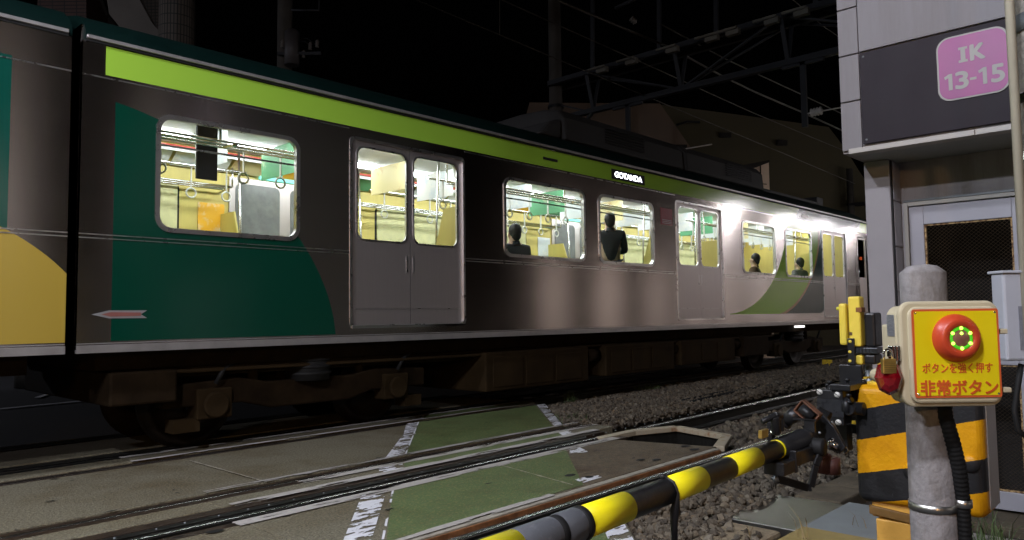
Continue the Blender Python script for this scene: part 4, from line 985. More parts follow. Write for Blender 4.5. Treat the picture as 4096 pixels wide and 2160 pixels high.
m = M(); m.plate(BO, BU, BV, BW, rr(cxf, cyf, wf - 0.012, hf - 0.012, 0.004, 3), 0.0072, 0.0078); m.obj('yellow_face', mat('yellow_sign', (0.80, 0.64, 0.005), 0.4, vary=0.05, scale=4), fp)
m_rtxt = mat('red_lettering', (0.58, 0.10, 0.015), 0.45)
m = M(); a = bp(3681, 1491); text(m, 'ボタンを強く押す', BO + BU * a[0] + BV * a[1] + BW * 0.0079, BU, BV, BW, 0.0275, 0.190, 0.012)
a = bp(3671, 1577); text(m, '非常ボタン', BO + BU * a[0] + BV * a[1] + BW * 0.0079, BU, BV, BW, 0.0395, 0.209, 0.030); m.obj('lettering', m_rtxt, fp)
m = M()
for sx in (-1, 1):
    for sy in (-1, 1): m.lathe(BO + BU * (cxf + sx * (wf / 2 - 0.0095)) + BV * (cyf + sy * (hf / 2 - 0.010)) + BW * 0.0078, BW, [(0, 0.0012), (0.0022, 0.0012), (0.003, 0)], 10)
m.obj('screw', m_chrome, fp)
q = bp(3820, 1352); c = BO + BU * q[0] + BV * q[1] + BW * 0.0078
m = M(); k = 0.0655
m.lathe(c, BW, [(k, 0), (k * 0.99, 0.005), (k * 0.93, 0.013), (k * 0.80, 0.025), (k * 0.755, 0.0275), (k * 0.52, 0.029), (k * 0.485, 0.0245)], 40); bt_ = Pe(m, 'button', mat('red_orange_plastic', (0.50, 0.055, 0.018), 0.38, vary=0.05))
m = M(); m.lathe(c, BW, [(k * 0.49, 0.0240), (k * 0.34, 0.0245), (k * 0.30, 0.0265), (0, 0.0275)], 24); m.obj('button_centre', mat('dull_pink_plastic', (0.24, 0.10, 0.07), 0.4), bt_)
m = M(); m.lathe(c, BW, [(k * 0.475, 0.0246), (k * 0.46, 0.0262), (k * 0.37, 0.0262), (k * 0.35, 0.0250)], 32); m.obj('light_ring', mat('green_light_ring', (0.05, 0.4, 0.02), 0.3, emit=(0.10, 0.75, 0.01), estr=0.45), bt_)
m = M()
for i in range(6):
    t = R_(90 + 60 * i); m.ball(c + (BU * math.cos(t) + BV * math.sin(t)) * k * 0.415 + BW * 0.0262, 0.0050, 8, (1, 1, 1))
m.ball(c + BV * k * 0.20 + BW * 0.0265, 0.0046, 8)
m.obj('green_led', mat('green_led_lit', (0.3, 1.0, 0.1), 0.3, emit=(0.45, 1.0, 0.08), estr=3.0), bt_)
m = M(); m.plate(BO - BU * 0.1375, BW * -1, BV, -BU, rr(0.058, 0.078, 0.040, 0.06, 0.004, 3), -0.0005, 0.0006); Pe(m, 'rating_label', mat('silver_label', (0.30, 0.31, 0.33), 0.35, 0.5, vary=0.35, scale=60, stretch=(1, 1, 6)))
# latch, brass padlock, red reflector
l0 = bp(3582, 1412)
m = M()
for i in range(3): m.fbox(BO, BU, BV, BW, l0[0] - 0.006 + i * 0.009, l0[0] + i * 0.009, l0[1] - 0.021, l0[1] + 0.021, -0.03, -0.006)
m.fbox(BO, BU, BV, BW, l0[0] - 0.012, l0[0] + 0.024, l0[1] - 0.010, l0[1] + 0.010, -0.025, -0.012); Pe(m, 'latch', m_chrome, None, 0.002)
def padlock(label, o, u, v, w, s=1.0, body=(0.0375, 0.034), mt=m_brass):
    p = thing('padlock', label, 'padlock', tuple(o))
    m = M(); m.plate(o, u, v, w, rr(0, -body[1] * s / 2, body[0] * s, body[1] * s, 0.002, 2), -0.008 * s, 0.008 * s); m.obj('case', mt, p, 0.0015)
    m = M(); r = body[0] * 0.32 * s; t = np.linspace(0, math.pi, 11)
    m.tube([o + u * r + v * -0.004] + [o + u * r * math.cos(a) + v * (0.014 * s + r * math.sin(a)) for a in t] + [o - u * r + v * -0.004], 0.003 * s, 8); m.obj('shackle', m_chrome, p)
    m = M()
    for i in range(6): m.fbox(o, u, v, w, -body[0] * s * 0.42, body[0] * s * 0.42, -body[1] * s * (0.2 + 0.12 * i) - 0.0012, -body[1] * s * (0.2 + 0.12 * i), 0.008 * s, 0.0086 * s)
    m.obj('grooves', mat('dark_brass', (0.30, 0.20, 0.06), 0.5, 0.8), p)
    return p
lo = bp(3549, 1431)
padlock('brass padlock hanging from the chrome latch of the yellow button box', BO + BU * lo[0] + BV * lo[1] + BW * 0.004, BU, BV, BW, 1.0, (0.036, 0.040))
rc = bp(3560, 1508)
m = M(); o = BO + BU * rc[0] + BV * rc[1] + BW * -0.012; k = 0.036
RX = unit(BW - BU * 0.45); m.lathe(o, RX, [(k, -0.04), (k, 0.0), (k * 0.80, 0.014), (k * 0.45, 0.021), (0, 0.023)], 8); m.sm = [False] * len(m.f); m.v = [tuple(o + (A(*q) - o) * A(1, 1, 1.35)) for q in m.v]
rl = thing('red_signal_lamp', 'small red faceted lamp below the padlock at the side of the button box', 'lamp', tuple(o)); m.obj('lens', mat('red_lens', (0.16, 0.002, 0.006), 0.15, vary=0.3, scale=40, coat=0.5), rl)
m = M(); m.lathe(o + BU * 0.012, BW, [(k * 0.5, -0.10), (k * 0.7, -0.06), (k * 0.7, -0.035)], 12); m.obj('socket', m_beige, rl)
# corrugated conduit down the post
cp = [at_d(3775, 1600, 2.16), at_d(3780, 1660, 2.15), at_d(3812, 1770, 2.14), at_d(3838, 1880, 2.14), at_d(3850, 2000, 2.15), at_d(3856, 2120, 2.15), at_d(3862, 2320, 2.15)]
cp = [A(*p) for p in cp]; m = M(); P2 = []
for a, b in zip(cp[:-1], cp[1:]):
    n = max(2, int(np.linalg.norm(b - a) / 0.0032)); P2 += [a + (b - a) * i / n for i in range(n)]
m.tube(P2, [0.0205 if (i // 2) % 2 else 0.0190 for i in range(len(P2))], 16); tag(m.obj('corrugated_conduit', mat('black_hose', (0.008, 0.008, 0.008), 0.75, spec=0.2)), 'black corrugated hose running down the concrete post from the button box', 'hose')
m = M(); b_ = at_d(3852, 2012, 2.15); m.lathe(A(b_[0], b_[1], b_[2] - 0.011), (0, 0, 1), [(0.0225, 0), (0.024, 0), (0.024, 0.022), (0.0225, 0.022)], 20); m.obj('hose_band', m_ss, bm_)

# ------------------------------------------------------------------ crossing barrier
cb = thing('crossing_barrier', 'level crossing barrier with black and yellow striped arm and striped cabinet', 'barrier', (3.6, 0.95, -0.2))
Pb = lambda m, n, mt, par=None, bv=0.0: m.obj(n, mt, par or cb, bv)
YA, ZA, RA = 1.20, 0.708, 0.0345
AX = unit(A(1, 0, 0.024))                             # the arm droops a little towards its tip
def az(x): return A(x, YA, 0.706 - 0.024 * (2.67 - x))
def ar(x): return 0.0340 + 0.0055 * (2.6 - x)         # and is thicker towards the joint
m = M(); m.cyl(az(0.2), az(2.70), ar(0.2), ar(2.7), 40); arm = Pb(m, 'arm', m_blk)
for a, b in ((0.60, 0.80), (1.00, 1.275), (1.520, 1.712), (1.925, 2.112), (2.300, 2.495), (2.662, 2.676)):
    m = M(); m.lathe(az(a), AX, [(ar(a) - 0.001, 0), (ar(a) + 0.0010, 0.0004), (ar(b) + 0.0010, b - a), (ar(b) - 0.001, b - a)], 40); m.obj('yellow_band', m_yel, arm)
R1 = ar(1.4)
m = M(); m.lathe(az(1.275), AX, [(R1, 0), (R1 + 0.002, 0.002), (R1 + 0.002, 0.125), (R1 - 0.0005, 0.132), (R1 - 0.0005, 0.150), (R1 + 0.003, 0.156), (R1 + 0.003, 0.222), (R1 - 0.001, 0.23)], 40)
m.obj('coupling_sleeve', mat('scuffed_grey_rubber', (0.09, 0.095, 0.105), 0.5, vary=0.35, scale=14, bump=0.15, color2=(0.17, 0.175, 0.19), cov=0.6), arm)
m = M(); m.lathe(az(1.498), AX, [(R1 - 0.001, 0), (R1 + 0.004, 0.002), (R1 + 0.004, 0.022), (R1 - 0.001, 0.024)], 40); m.lathe(az(1.405), AX, [(R1 - 0.001, 0), (R1 + 0.0015, 0.002), (R1 + 0.0015, 0.022), (R1 - 0.001, 0.024)], 40); m.objs('rubber_ring', m_blkm, arm)
RA = 0.0345
m = M(); m.lathe((2.678, YA, ZA), AX, [(0, 0), (RA + 0.003, 0), (RA + 0.003, 0.20), (RA + 0.006, 0.203), (RA + 0.006, 0.222), (RA + 0.001, 0.29), (RA - 0.012, 0.30), (0, 0.30)], 32); Pb(m, 'arm_socket', m_blk)
# strap hanging from a clip
m = M(); xs = 1.918; RS = ar(xs); zs = az(xs)[2]; pts = [A(xs, YA + 0.01, zs + RS + 0.004), A(xs, YA - 0.026, zs + RS * 0.75), A(xs, YA - RS - 0.003, zs), A(xs + 0.003, YA - RS * 0.7, zs - RS - 0.012), A(xs + 0.004, YA - 0.022, zs - 0.085), A(xs + 0.005, YA - 0.021, zs - 0.155)]
m.tube(pts, [0.006, 0.005, 0.004, 0.015, 0.011, 0.0085], 10); m.lathe((xs - 0.010, YA + 0.008, zs + RS + 0.003), (1, 0, 0), [(0, 0), (0.008, 0), (0.008, 0.02), (0, 0.02)], 10); st = Pb(m, 'hanging_strap', m_blk)
m = M(); m.tube([pts[-1] + A(0, 0, 0.004), pts[-1] - A(-0.002, 0, 0.10)], [0.0100, 0.0085], 10); m.obj('strap_tip', mat('fluorescent_yellow', (0.70, 0.85, 0.05), 0.5), st)
# cabinet: rounded case with sloping stripes
CX0, CX1, CYa, CYb, CZ0, CZ1 = 3.40, 3.60, 0.695, 1.180, 0.390, 0.886
def cab_mat():
    m = mat('striped_cabinet_paint', (0.66, 0.31, 0.003), 0.45, spec=0.3, vary=0.06, scale=6, bump=0.2, bscale=70, big=0.6, bigs=7, bigc=(0.72, 0.6, 0.5))
    nt = m.node_tree; n = nt.nodes; L = nt.links; b = n['Principled BSDF']
    src = b.inputs['Base Color'].links[0].from_socket
    g = n.new('ShaderNodeNewGeometry'); sp = n.new('ShaderNodeSeparateXYZ'); L.new(g.outputs['Position'], sp.inputs[0])
    y, z = sp.outputs[1], sp.outputs[2]
    nz = n.new('ShaderNodeTexNoise'); nz.inputs['Scale'].default_value = 60; L.new(g.outputs['Position'], nz.inputs['Vector'])
    z = nmath(nt, 'ADD', z, nmath(nt, 'MULTIPLY', nmath(nt, 'SUBTRACT', nz.outputs[0], 0.5), 0.006))
    def above(y0, z0, y1, z1): # 1 above the line
        k = (z1 - z0) / (y1 - y0); return nmath(nt, 'GREATER_THAN', nmath(nt, 'SUBTRACT', z, nmath(nt, 'MULTIPLY', y, k)), z0 - k * y0)
    def band(top, bot): return nmath(nt, 'MULTIPLY', nmath(nt, 'SUBTRACT', 1.0, above(*top)), above(*bot))
    q = nmath(nt, 'MAXIMUM', band((1.168, 0.777, 0.969, 0.828), (1.173, 0.649, 0.804, 0.747)), band((1.168, 0.509, 0.691, 0.625), (1.18, 0.375, 0.693, 0.497)))
    mx = n.new('ShaderNodeMix'); mx.data_type = 'RGBA'; L.new(q, mx.inputs['Factor']); L.new(src, mx.inputs['A']); mx.inputs['B'].default_value = (0.016, 0.016, 0.017, 1)
    L.new(mx.outputs['Result'], b.inputs['Base Color']); return m
m = M(); m.bx(CX0, CX1, CYa, CYb, CZ0, CZ1); cabo = Pb(m, 'cabinet', cab_mat(), None, 0.035)
cabo.modifiers['bevel'].segments = 5
m = M(); m.bx(CX0 + 0.05, CX1 + 0.01, CYa - 0.005, CYa + 0.001, CZ0 + 0.03, CZ1 - 0.03); m.obj('side_door', mat('bare_grey_metal', (0.42, 0.42, 0.41), 0.45, 0.6, vary=0.1), cabo, 0.02)
m = M(); m.lathe((CX0 + 0.002, 0.945, 0.545), (-1, 0, 0), [(0.045, 0), (0.043, 0.008), (0.02, 0.014), (0, 0.015)], 28); m.lathe((CX0 + 0.002, 0.745, 0.60), (-1, 0, 0), [(0.035, 0), (0.032, 0.008), (0.015, 0.012), (0, 0.013)], 24); m.objs('lock_boss', cabo.data.materials[0], cabo)
m = M(); m.bx(CX0 + 0.05, CX0 + 0.16, 1.085, 1.135, CZ1 - 0.002, CZ1 + 0.014); m.obj('lid_catch', m_yelp, cabo, 0.003)
m = M(); m.bx(CX0 + 0.03, CX1 - 0.02, 0.87, 1.13, 0.33, 0.389); m.bx(CX0 + 0.02, CX1 - 0.02, 0.89, 1.112, -0.2, 0.325)
Pb(m, 'pedestal', mat('faded_orange_paint', (0.62, 0.34, 0.06), 0.55, vary=0.12, scale=4, bump=0.1), None, 0.006)
m = M(); m.bx(CX0 + 0.016, CX1 - 0.015, 0.886, 1.116, 0.05, 0.155); Pb(m, 'pedestal_stripe', m_blk)
m = M(); m.prism([(CX0 + 0.012, 1.135, 0.378), (CX0 + 0.012, 1.135, 0.342), (CX0 + 0.012, 0.88, 0.318), (CX0 + 0.012, 0.88, 0.354)], (0.02, 0, 0)); Pb(m, 'oily_rail', mat('oily_brown', (0.16, 0.085, 0.02), 0.5, vary=0.4, scale=12), None, 0.003)
padlock('small padlock on the front of the striped cabinet, behind the hose', A(CX0 - 0.012, 0.79, 0.565), A(0, -1, 0), UZ, A(-1, 0, 0), 0.9, (0.030, 0.05), m_grey)
# drive: shaft, black housing with white screws, crank, roller, handle
XB = 3.30
m = M(); m.bx(XB, XB + 0.10, 1.185, 1.292, 0.72, 0.868); gbx = Pb(m, 'drive_housing', m_blk, None, 0.004)
m = M(); m.bx(XB - 0.004, XB - 0.0005, 1.183, 1.294, 0.755, 0.828); m.obj('raised_plate', mat('glossy_black_paint', (0.02, 0.021, 0.024), 0.3, vary=0.5, scale=25, bump=0.4, bscale=30), gbx)
for (y, z) in ((1.281, 0.857), (1.207, 0.850), (1.207, 0.733)):
    m = M(); m.lathe((XB - 0.001, y, z), (-1, 0, 0), [(0.0125, 0), (0.012, 0.004), (0, 0.005)], 20); s_ = m.obj('screw', mat('white_screw', (0.58, 0.56, 0.50), 0.4), gbx)
    m = M(); m.bar((XB - 0.0065, y - 0.009, z - 0.006), (XB - 0.0065, y + 0.009, z + 0.006), 0.0022, 0.0015, (1, 0, 0)); m.obj('slot', m_blkm, s_)
m = M(); m.bx(XB - 0.01, XB + 0.22, 1.15, 1.235, 0.868, 0.895); m.bx(XB + 0.10, XB + 0.30, 1.17, 1.30, 0.80, 0.862); Pb(m, 'mounting_beam', m_blk, None, 0.004)
m = M(); m.cyl((XB + 0.06, 1.30, 0.79), (XB + 0.06, 1.12, 0.79), 0.028); m.cyl((XB + 0.03, 1.19, 0.80), (XB + 0.03, 1.16, 0.80), 0.04); m.cyl((XB + 0.0, 1.165, 0.79), (CX0 + 0.005, 1.165, 0.79), 0.022); Pb(m, 'drive_shaft', m_blk)
m = M()
for (y, z, x) in ((1.245, 0.90, XB + 0.02), (1.185, 0.91, XB + 0.06), (1.262, 0.885, XB + 0.04), (1.16, 0.85, XB - 0.0)):
    m.lathe((x, y, z - 0.03), (0, 0, 1), [(0.012, 0), (0.012, 0.008), (0.006, 0.008), (0.006, 0.025), (0.011, 0.025), (0.011, 0.036), (0, 0.036)], 6)
Pb(m, 'bolt', m_blk)
B3 = lambda x, y: (2900 + x * .3681, 1500 + y * .3681)
def b3(x, y, xx): return on_x(*B3(x, y), xx)
# long crank lever and its wedge plate
m = M(); xx = 3.06
m.prism([b3(960, 470, xx), b3(830, 560, xx), b3(1080, 790, xx), b3(1240, 860, xx), b3(1310, 790, xx), b3(1180, 560, xx), b3(1040, 410, xx)], (0.02, 0, 0)); Pb(m, 'crank_plate', m_blk, None, 0.003)
m = M(); m.prism([b3(1120, 520, 3.10), b3(1300, 860, 3.10), b3(1335, 830, 3.10), b3(1160, 500, 3.10)], (0.015, 0, 0)); Pb(m, 'crank_rib', m_grey, None, 0.002)
m = M(); a, b = b3(1135, 735, 3.03), b3(1230, 780, 3.03); m.cyl(a, b, 0.013, 0.010); m.cyl(b3(1130, 720, 3.035), b3(1175, 745, 3.035), 0.019); Pb(m, 'pivot_pin', m_chrome)
# rusty roller in its cradle
a, b = b3(800, 330, 2.98), b3(985, 490, 2.98); d = unit(b - a); nn = unit(np.cross(d, A(1, 0, 0)))
m = M(); m.cyl(a + d * 0.012, b - d * 0.012, 0.0185, None, 20); Pb(m, 'roller', m_blk)
m = M()
for s in (-1, 1): m.bar(a + nn * s * 0.027 + A(0.01, 0, 0), b + nn * s * 0.027 + A(0.01, 0, 0), 0.005, 0.038, (1, 0, 0))
for p in (a, b): m.bar(p + nn * 0.028 + A(0.008, 0, 0), p - nn * 0.028 + A(0.008, 0, 0), 0.006, 0.034, (1, 0, 0))
m.bar(a + A(0.032, 0, 0), b + A(0.032, 0, 0), 0.056, 0.005, nn); Pb(m, 'roller_cradle', mat('rusty_brown_cradle', (0.13, 0.055, 0.03), 0.6, 0.3, vary=0.5, scale=20, bump=0.3), None, 0.0015)
m = M(); m.cyl(b3(660, 500, 3.0), b3(800, 400, 3.0), 0.028, None, 18); m.lathe(b3(665, 498, 3.0), b3(660, 500, 3.0) - b3(800, 400, 3.0), [(0.0285, 0), (0.032, 0.004), (0.032, 0.012), (0, 0.012)], 18); Pb(m, 'buffer_cylinder', m_blk)
m = M(); n0, n1 = b3(1010, 410, 3.14), b3(1130, 470, 3.14)
t = np.linspace(0, 1, 61); m.tube([n0 + (n1 - n0) * q for q in t], [0.026 if i % 4 < 2 else 0.021 for i in range(61)], 14); Pb(m, 'rubber_bellows', m_blkm)
# clamp under the socket
m = M(); o = A(2.66, YA, ZA)
m.bx(2.60, 2.72, YA - 0.055, YA + 0.02, ZA - 0.082, ZA - 0.036); m.bx(2.72, 2.92, YA - 0.048, YA + 0.02, ZA - 0.068, ZA - 0.015); m.bx(2.70, 2.715, YA - 0.058, YA + 0.03, ZA - 0.085, ZA - 0.005); Pb(m, 'clamp', m_blk, None, 0.004)
m = M(); m.lathe((2.91, YA - 0.03, ZA - 0.018), (0, -1, 0), [(0, 0), (0.031, 0), (0.033, 0.003), (0.033, 0.045), (0.030, 0.050), (0, 0.050)], 30); Pb(m, 'knob', m_blkm)
m = M(); m.bx(2.935, 2.95, YA - 0.035, YA + 0.005, ZA + 0.03, ZA + 0.075); m.bx(2.935, 2.95, YA - 0.04, YA + 0.05, ZA + 0.072, ZA + 0.079); Pb(m, 'latch_plate', m_blk)
m = M()
for p in (b3(1028, 628, 2.934), b3(1028, 705, 2.934), b3(578, 952, 2.72), b3(500, 945, 2.70)): m.lathe(p, (-1, -0.6, 0.2), [(0, 0.006), (0.0045, 0.006), (0.0055, 0)], 8)
Pb(m, 'bolt', m_grey)
m = M(); hy = 1.10
pts = [b3(1030, 870, 2.90), b3(985, 985, 2.88), b3(935, 1215, 2.85), b3(900, 1225, 2.84), b3(560, 1125, 2.68), b3(520, 1095, 2.68)]
for a, b in zip(pts[:-1], pts[1:]): m.bar(a, b, 0.030, 0.012, (0.4, 1, 0))
Pb(m, 'swing_handle', m_blk, None, 0.004)
m = M(); m.cyl(b3(540, 1015, 2.68), b3(545, 1120, 2.68), 0.0075); m.cyl(b3(540, 1100, 2.675), b3(560, 1165, 2.675), 0.011); Pb(m, 'handle_hinge', m_grey)
m = M(); m.cyl(b3(1070, 860, 2.99), b3(1065, 1060, 2.99), 0.028); m.cyl(b3(1040, 850, 2.97), b3(1090, 890, 2.97), 0.017); m.cyl(b3(1150, 900, 3.02), b3(1155, 1070, 3.02), 0.034); Pb(m, 'counterweight', mat('dark_red_rust', (0.06, 0.018, 0.012), 0.6, vary=0.4, scale=14), None)
m = M(); m.bx(2.70, 2.73, YA + 0.03, YA + 0.05, ZA + 0.0, ZA + 0.09)
m.cyl(b3(400, 510, 2.62), b3(540, 440, 2.66), 0.0105); m.cyl(b3(540, 450, 2.66), b3(560, 640, 2.68), 0.016); m.cyl(b3(600, 440, 2.70), b3(610, 610, 2.70), 0.012); m.cyl(b3(540, 430, 2.66), b3(610, 445, 2.70), 0.011); Pb(m, 'release_lever', m_blk, None, 0.003)
o = b3(455, 625, 2.60)
u, v = unit(A(0.35, 0.2, 0.05)), unit(A(0, 0, 1)); 
padlock('brass padlock lying on the black socket of the striped barrier arm', A(*o) + A(0.0, 0, 0.0), unit(A(0.1, 0, 1)), unit(A(1, -0.25, 0.12)), unit(A(0.25, 1, 0)) * -1, 0.95, (0.030, 0.040))
# rails under the drive: yellow stay behind
m = M(); m.bx(3.50, 3.53, 1.20, 1.26, 0.66, 0.70); m.bx(3.38, 3.44, 1.20, 1.25, 0.60, 0.715); m.objs('drive_stay', m_blk, cb, 0.004)
m = M(); m.bx(3.62, 3.635, 1.20, 1.32, 0.675, 0.70); Pb(m, 'yellow_tab', m_yelp)

# ------------------------------------------------------------------ obstacle sensor on the barrier
K1 = lambda x, y: (3300 + x * .3682, 1100 + y * .3682)
sn = thing('obstacle_sensor', 'scratched yellow sensor boxes with black case on a black bracket beside the white column', 'sensor', (3.5, 1.2, 0.88))
XS = 3.46
def k1(x, y, xx=XS): return on_x(*K1(x, y), xx)
def sbox(m, xa, ya, xb, yb, xx, dep, r=0.008):
    p, q = k1(xa, ya, xx), k1(xb, yb, xx); m.bx(xx, xx + dep, min(p[1], q[1]), max(p[1], q[1]), min(p[2], q[2]), max(p[2], q[2]))
m = M(); sbox(m, 138, 310, 238, 765, XS - 0.01, 0.05); o = m.obj('narrow_case', m_yels, sn, 0.010)
m = M(); p = k1(125, 365); m.ball(p + A(0.02, 0.0, 0), 0.009, 10); m.obj('knob', mat('yellow_green_knob', (0.62, 0.62, 0.06), 0.4), sn)
m = M(); sbox(m, 242, 235, 395, 780, XS, 0.062); sbox(m, 330, 870, 408, 975, XS + 0.01, 0.05); m.obj('tall_case', m_yels, sn, 0.008)
m = M(); sbox(m, 330, 352, 398, 404, XS - 0.002, 0.05); m.obj('rusty_slot', mat('rusty_slot', (0.20, 0.08, 0.02), 0.7), sn, 0.003)
m = M(); sbox(m, 262, 620, 296, 655, XS - 0.0015, 0.002); m.obj('warning_mark', m_rust, sn)
m = M(); sbox(m, 418, 410, 552, 785, XS + 0.02, 0.10); sbox(m, 418, 860, 552, 975, XS + 0.02, 0.10); m.obj('black_case', m_blk, sn, 0.010)
m = M(); sbox(m, 330, 788, 572, 856, XS + 0.012, 0.11); m.obj('clamp_band', mat('dark_grey_steel', (0.05, 0.055, 0.06), 0.4, 0.5), sn, 0.003)
m = M()
for i in range(5): sbox(m, 508 + i * 12, 800, 514 + i * 12, 840, XS + 0.010, 0.002)
for x in (370, 400, 440, 480): sbox(m, x - 6, 800, x + 6, 845, XS + 0.009, 0.003)
m.obj('band_slot', m_blkm, sn)
m = M(); sbox(m, 240, 688, 325, 975, XS - 0.014, 0.012); br = m.obj('bracket', m_blk, sn, 0.002)
m = M()
for (x, y) in ((272, 722), (270, 835), (270, 935)): m.lathe(k1(x, y, XS - 0.0145), (-1, 0, 0), [(0.007, 0), (0.007, 0.0006), (0, 0.0008)], 14)
m.obj('bolt_hole', m_yels, br)
m = M(); sbox(m, 147, 970, 402, 1185, XS - 0.008, 0.010); m.obj('base_plate', m_blk, sn, 0.004)
m = M(); p = k1(475, 985, XS + 0.12); q = k1(475, 1125, XS + 0.12); m.cyl(q - A(0, 0, 0.20), p, 0.0155); m.obj('post', m_grey, sn)
m = M(); sbox(m, 400, 1108, 450, 1130, XS + 0.02, 0.05); m.obj('yellow_foot', m_yelp, sn)

# ------------------------------------------------------------------ covers and slabs on the ground
m = M(); m.bx(4.50, 5.30, 1.92, 2.385, -0.16, -0.10); tag(m.obj('cable_pit_lid', m_ss, None, 0.006), 'shiny stainless steel pit lid lying in the gravel', 'lid')
m_chk = mat('grey_chequer_steel', (0.27, 0.295, 0.30), 0.5, 0.1, vary=0.15, scale=6)
ck = thing('chequer_plate', 'grey chequered steel plate with its near part painted yellow', 'plate', (4.9, 1.65, -0.1))
def tread(m, x0, x1, y0, y1, z):
    for i in range(int((x1 - x0) / 0.026)):
        for j in range(int((y1 - y0) / 0.026)):
            x, y = x0 + 0.013 + i * 0.026, y0 + 0.013 + j * 0.026; s = 1 if (i + j) % 2 else -1; d = A(0.0085, 0.0085 * s, 0); n_ = A(0.0018 * -s, 0.0018, 0)
            m.add([A(x, y, z) - d, A(x, y, z + 0.0022) + n_, A(x, y, z) + d, A(x, y, z + 0.0022) - n_], [(0, 1, 3), (1, 2, 3)])
m = M(); m.bx(4.56, 5.33, 1.36, 1.90, -0.13, -0.085); tread(m, 4.56, 5.33, 1.36, 1.90, -0.085); m.obj('plate', m_chk, ck, 0.0)
m = M(); m.bx(3.95, 4.557, 1.36, 1.90, -0.13, -0.085); tread(m, 3.95, 4.557, 1.36, 1.90, -0.085); m.obj('painted_plate', mat('pale_yellow_paint', (0.36, 0.27, 0.10), 0.6, vary=0.15, scale=9), ck)
m = M(); blades(m, (4.75, 1.65, -0.085), 4, 0.12, 0.05, 0.0025); blades(m, (4.3, 1.8, -0.085), 4, 0.20, 0.08, 0.003); blades(m, (4.15, 2.05, -0.09), 3, 0.14, 0.05, 0.003)
tag(m.obj('dry_stalks', m_dry), 'few dry grass stalks lying on the chequered plate', 'plant')
m = M(); m.bx(3.75, 4.42, 1.97, 2.30, -0.25, -0.095); tag(m.obj('concrete_slab', mat('brown_worn_concrete', (0.24, 0.19, 0.12), 0.9, vary=0.35, scale=14, bump=0.5, bscale=60), None, 0.025), 'brown concrete slab with rounded corner beside the shiny pit lid', 'slab')
m = M()
for x0, x1 in ((5.36, 5.86), (5.88, 6.38), (6.4, 6.9), (6.92, 7.42), (7.44, 7.94)):
    m = M(); m.bx(x0, x1, 1.97, 2.29 + rng.uniform(-0.01, 0.01), -0.25, -0.10 + rng.uniform(-0.012, 0.012))
    tag(m.obj('trough_cover', m_conc2, None, 0.012), 'weathered concrete trough cover in the row running past the white building', 'cover', 'concrete trough covers in a row')
m = M(); m.bx(4.6, 5.32, 0.9, 1.30, -0.3, -0.15); tag(m.obj('concrete_footing', m_conc, None, 0.01), 'pale concrete footing behind the post among weeds', 'footing')
m = M(); m.bx(3.2, 4.0, 0.6, 1.4, -0.3, -0.19); tag(m.obj('concrete_footing', m_conc2, None, 0.01), 'concrete base under the striped barrier cabinet', 'footing')
ym = thing('marker_plate', 'small square yellow marker plate standing in the ballast by the far rail', 'marker', (17.9, 6.65, -0.1))
a, b = on_x(3288, 1438, 17.9), on_x(3329, 1474, 17.9)
m = M(); m.bx(17.9, 17.92, b[1], a[1], b[2], a[2]); m.obj('plate', m_yelp, ym, 0.004)
m = M(); m.bx(17.93, 17.96, (a[1] + b[1]) / 2 - 0.02, (a[1] + b[1]) / 2 + 0.02, -0.3, a[2] - 0.03); m.obj('stake', m_rust, ym)
m = M()
for z in (a[2] - 0.03, b[2] + 0.03): m.lathe((17.9, (a[1] + b[1]) / 2, z), (-1, 0, 0), [(0.012, 0), (0.01, 0.006), (0, 0.007)], 8)
m.obj('bolt', m_rust, ym)
for i, y in enumerate((5.6, 5.75)):
    m = M(); m.tube([(9.5, y - 0.1, -0.03), (11, y, -0.02), (13, y + 0.05, -0.03), (15, y + 0.02, -0.02), (18, y + 0.2, -0.02)], 0.022, 8)
    tag(m.obj('trackside_cable', m_blkm), ('black cable lying on the ballast, nearer the near rail', 'black cable lying on the ballast, nearer the train')[i], 'cable', 'cables lying on the ballast')
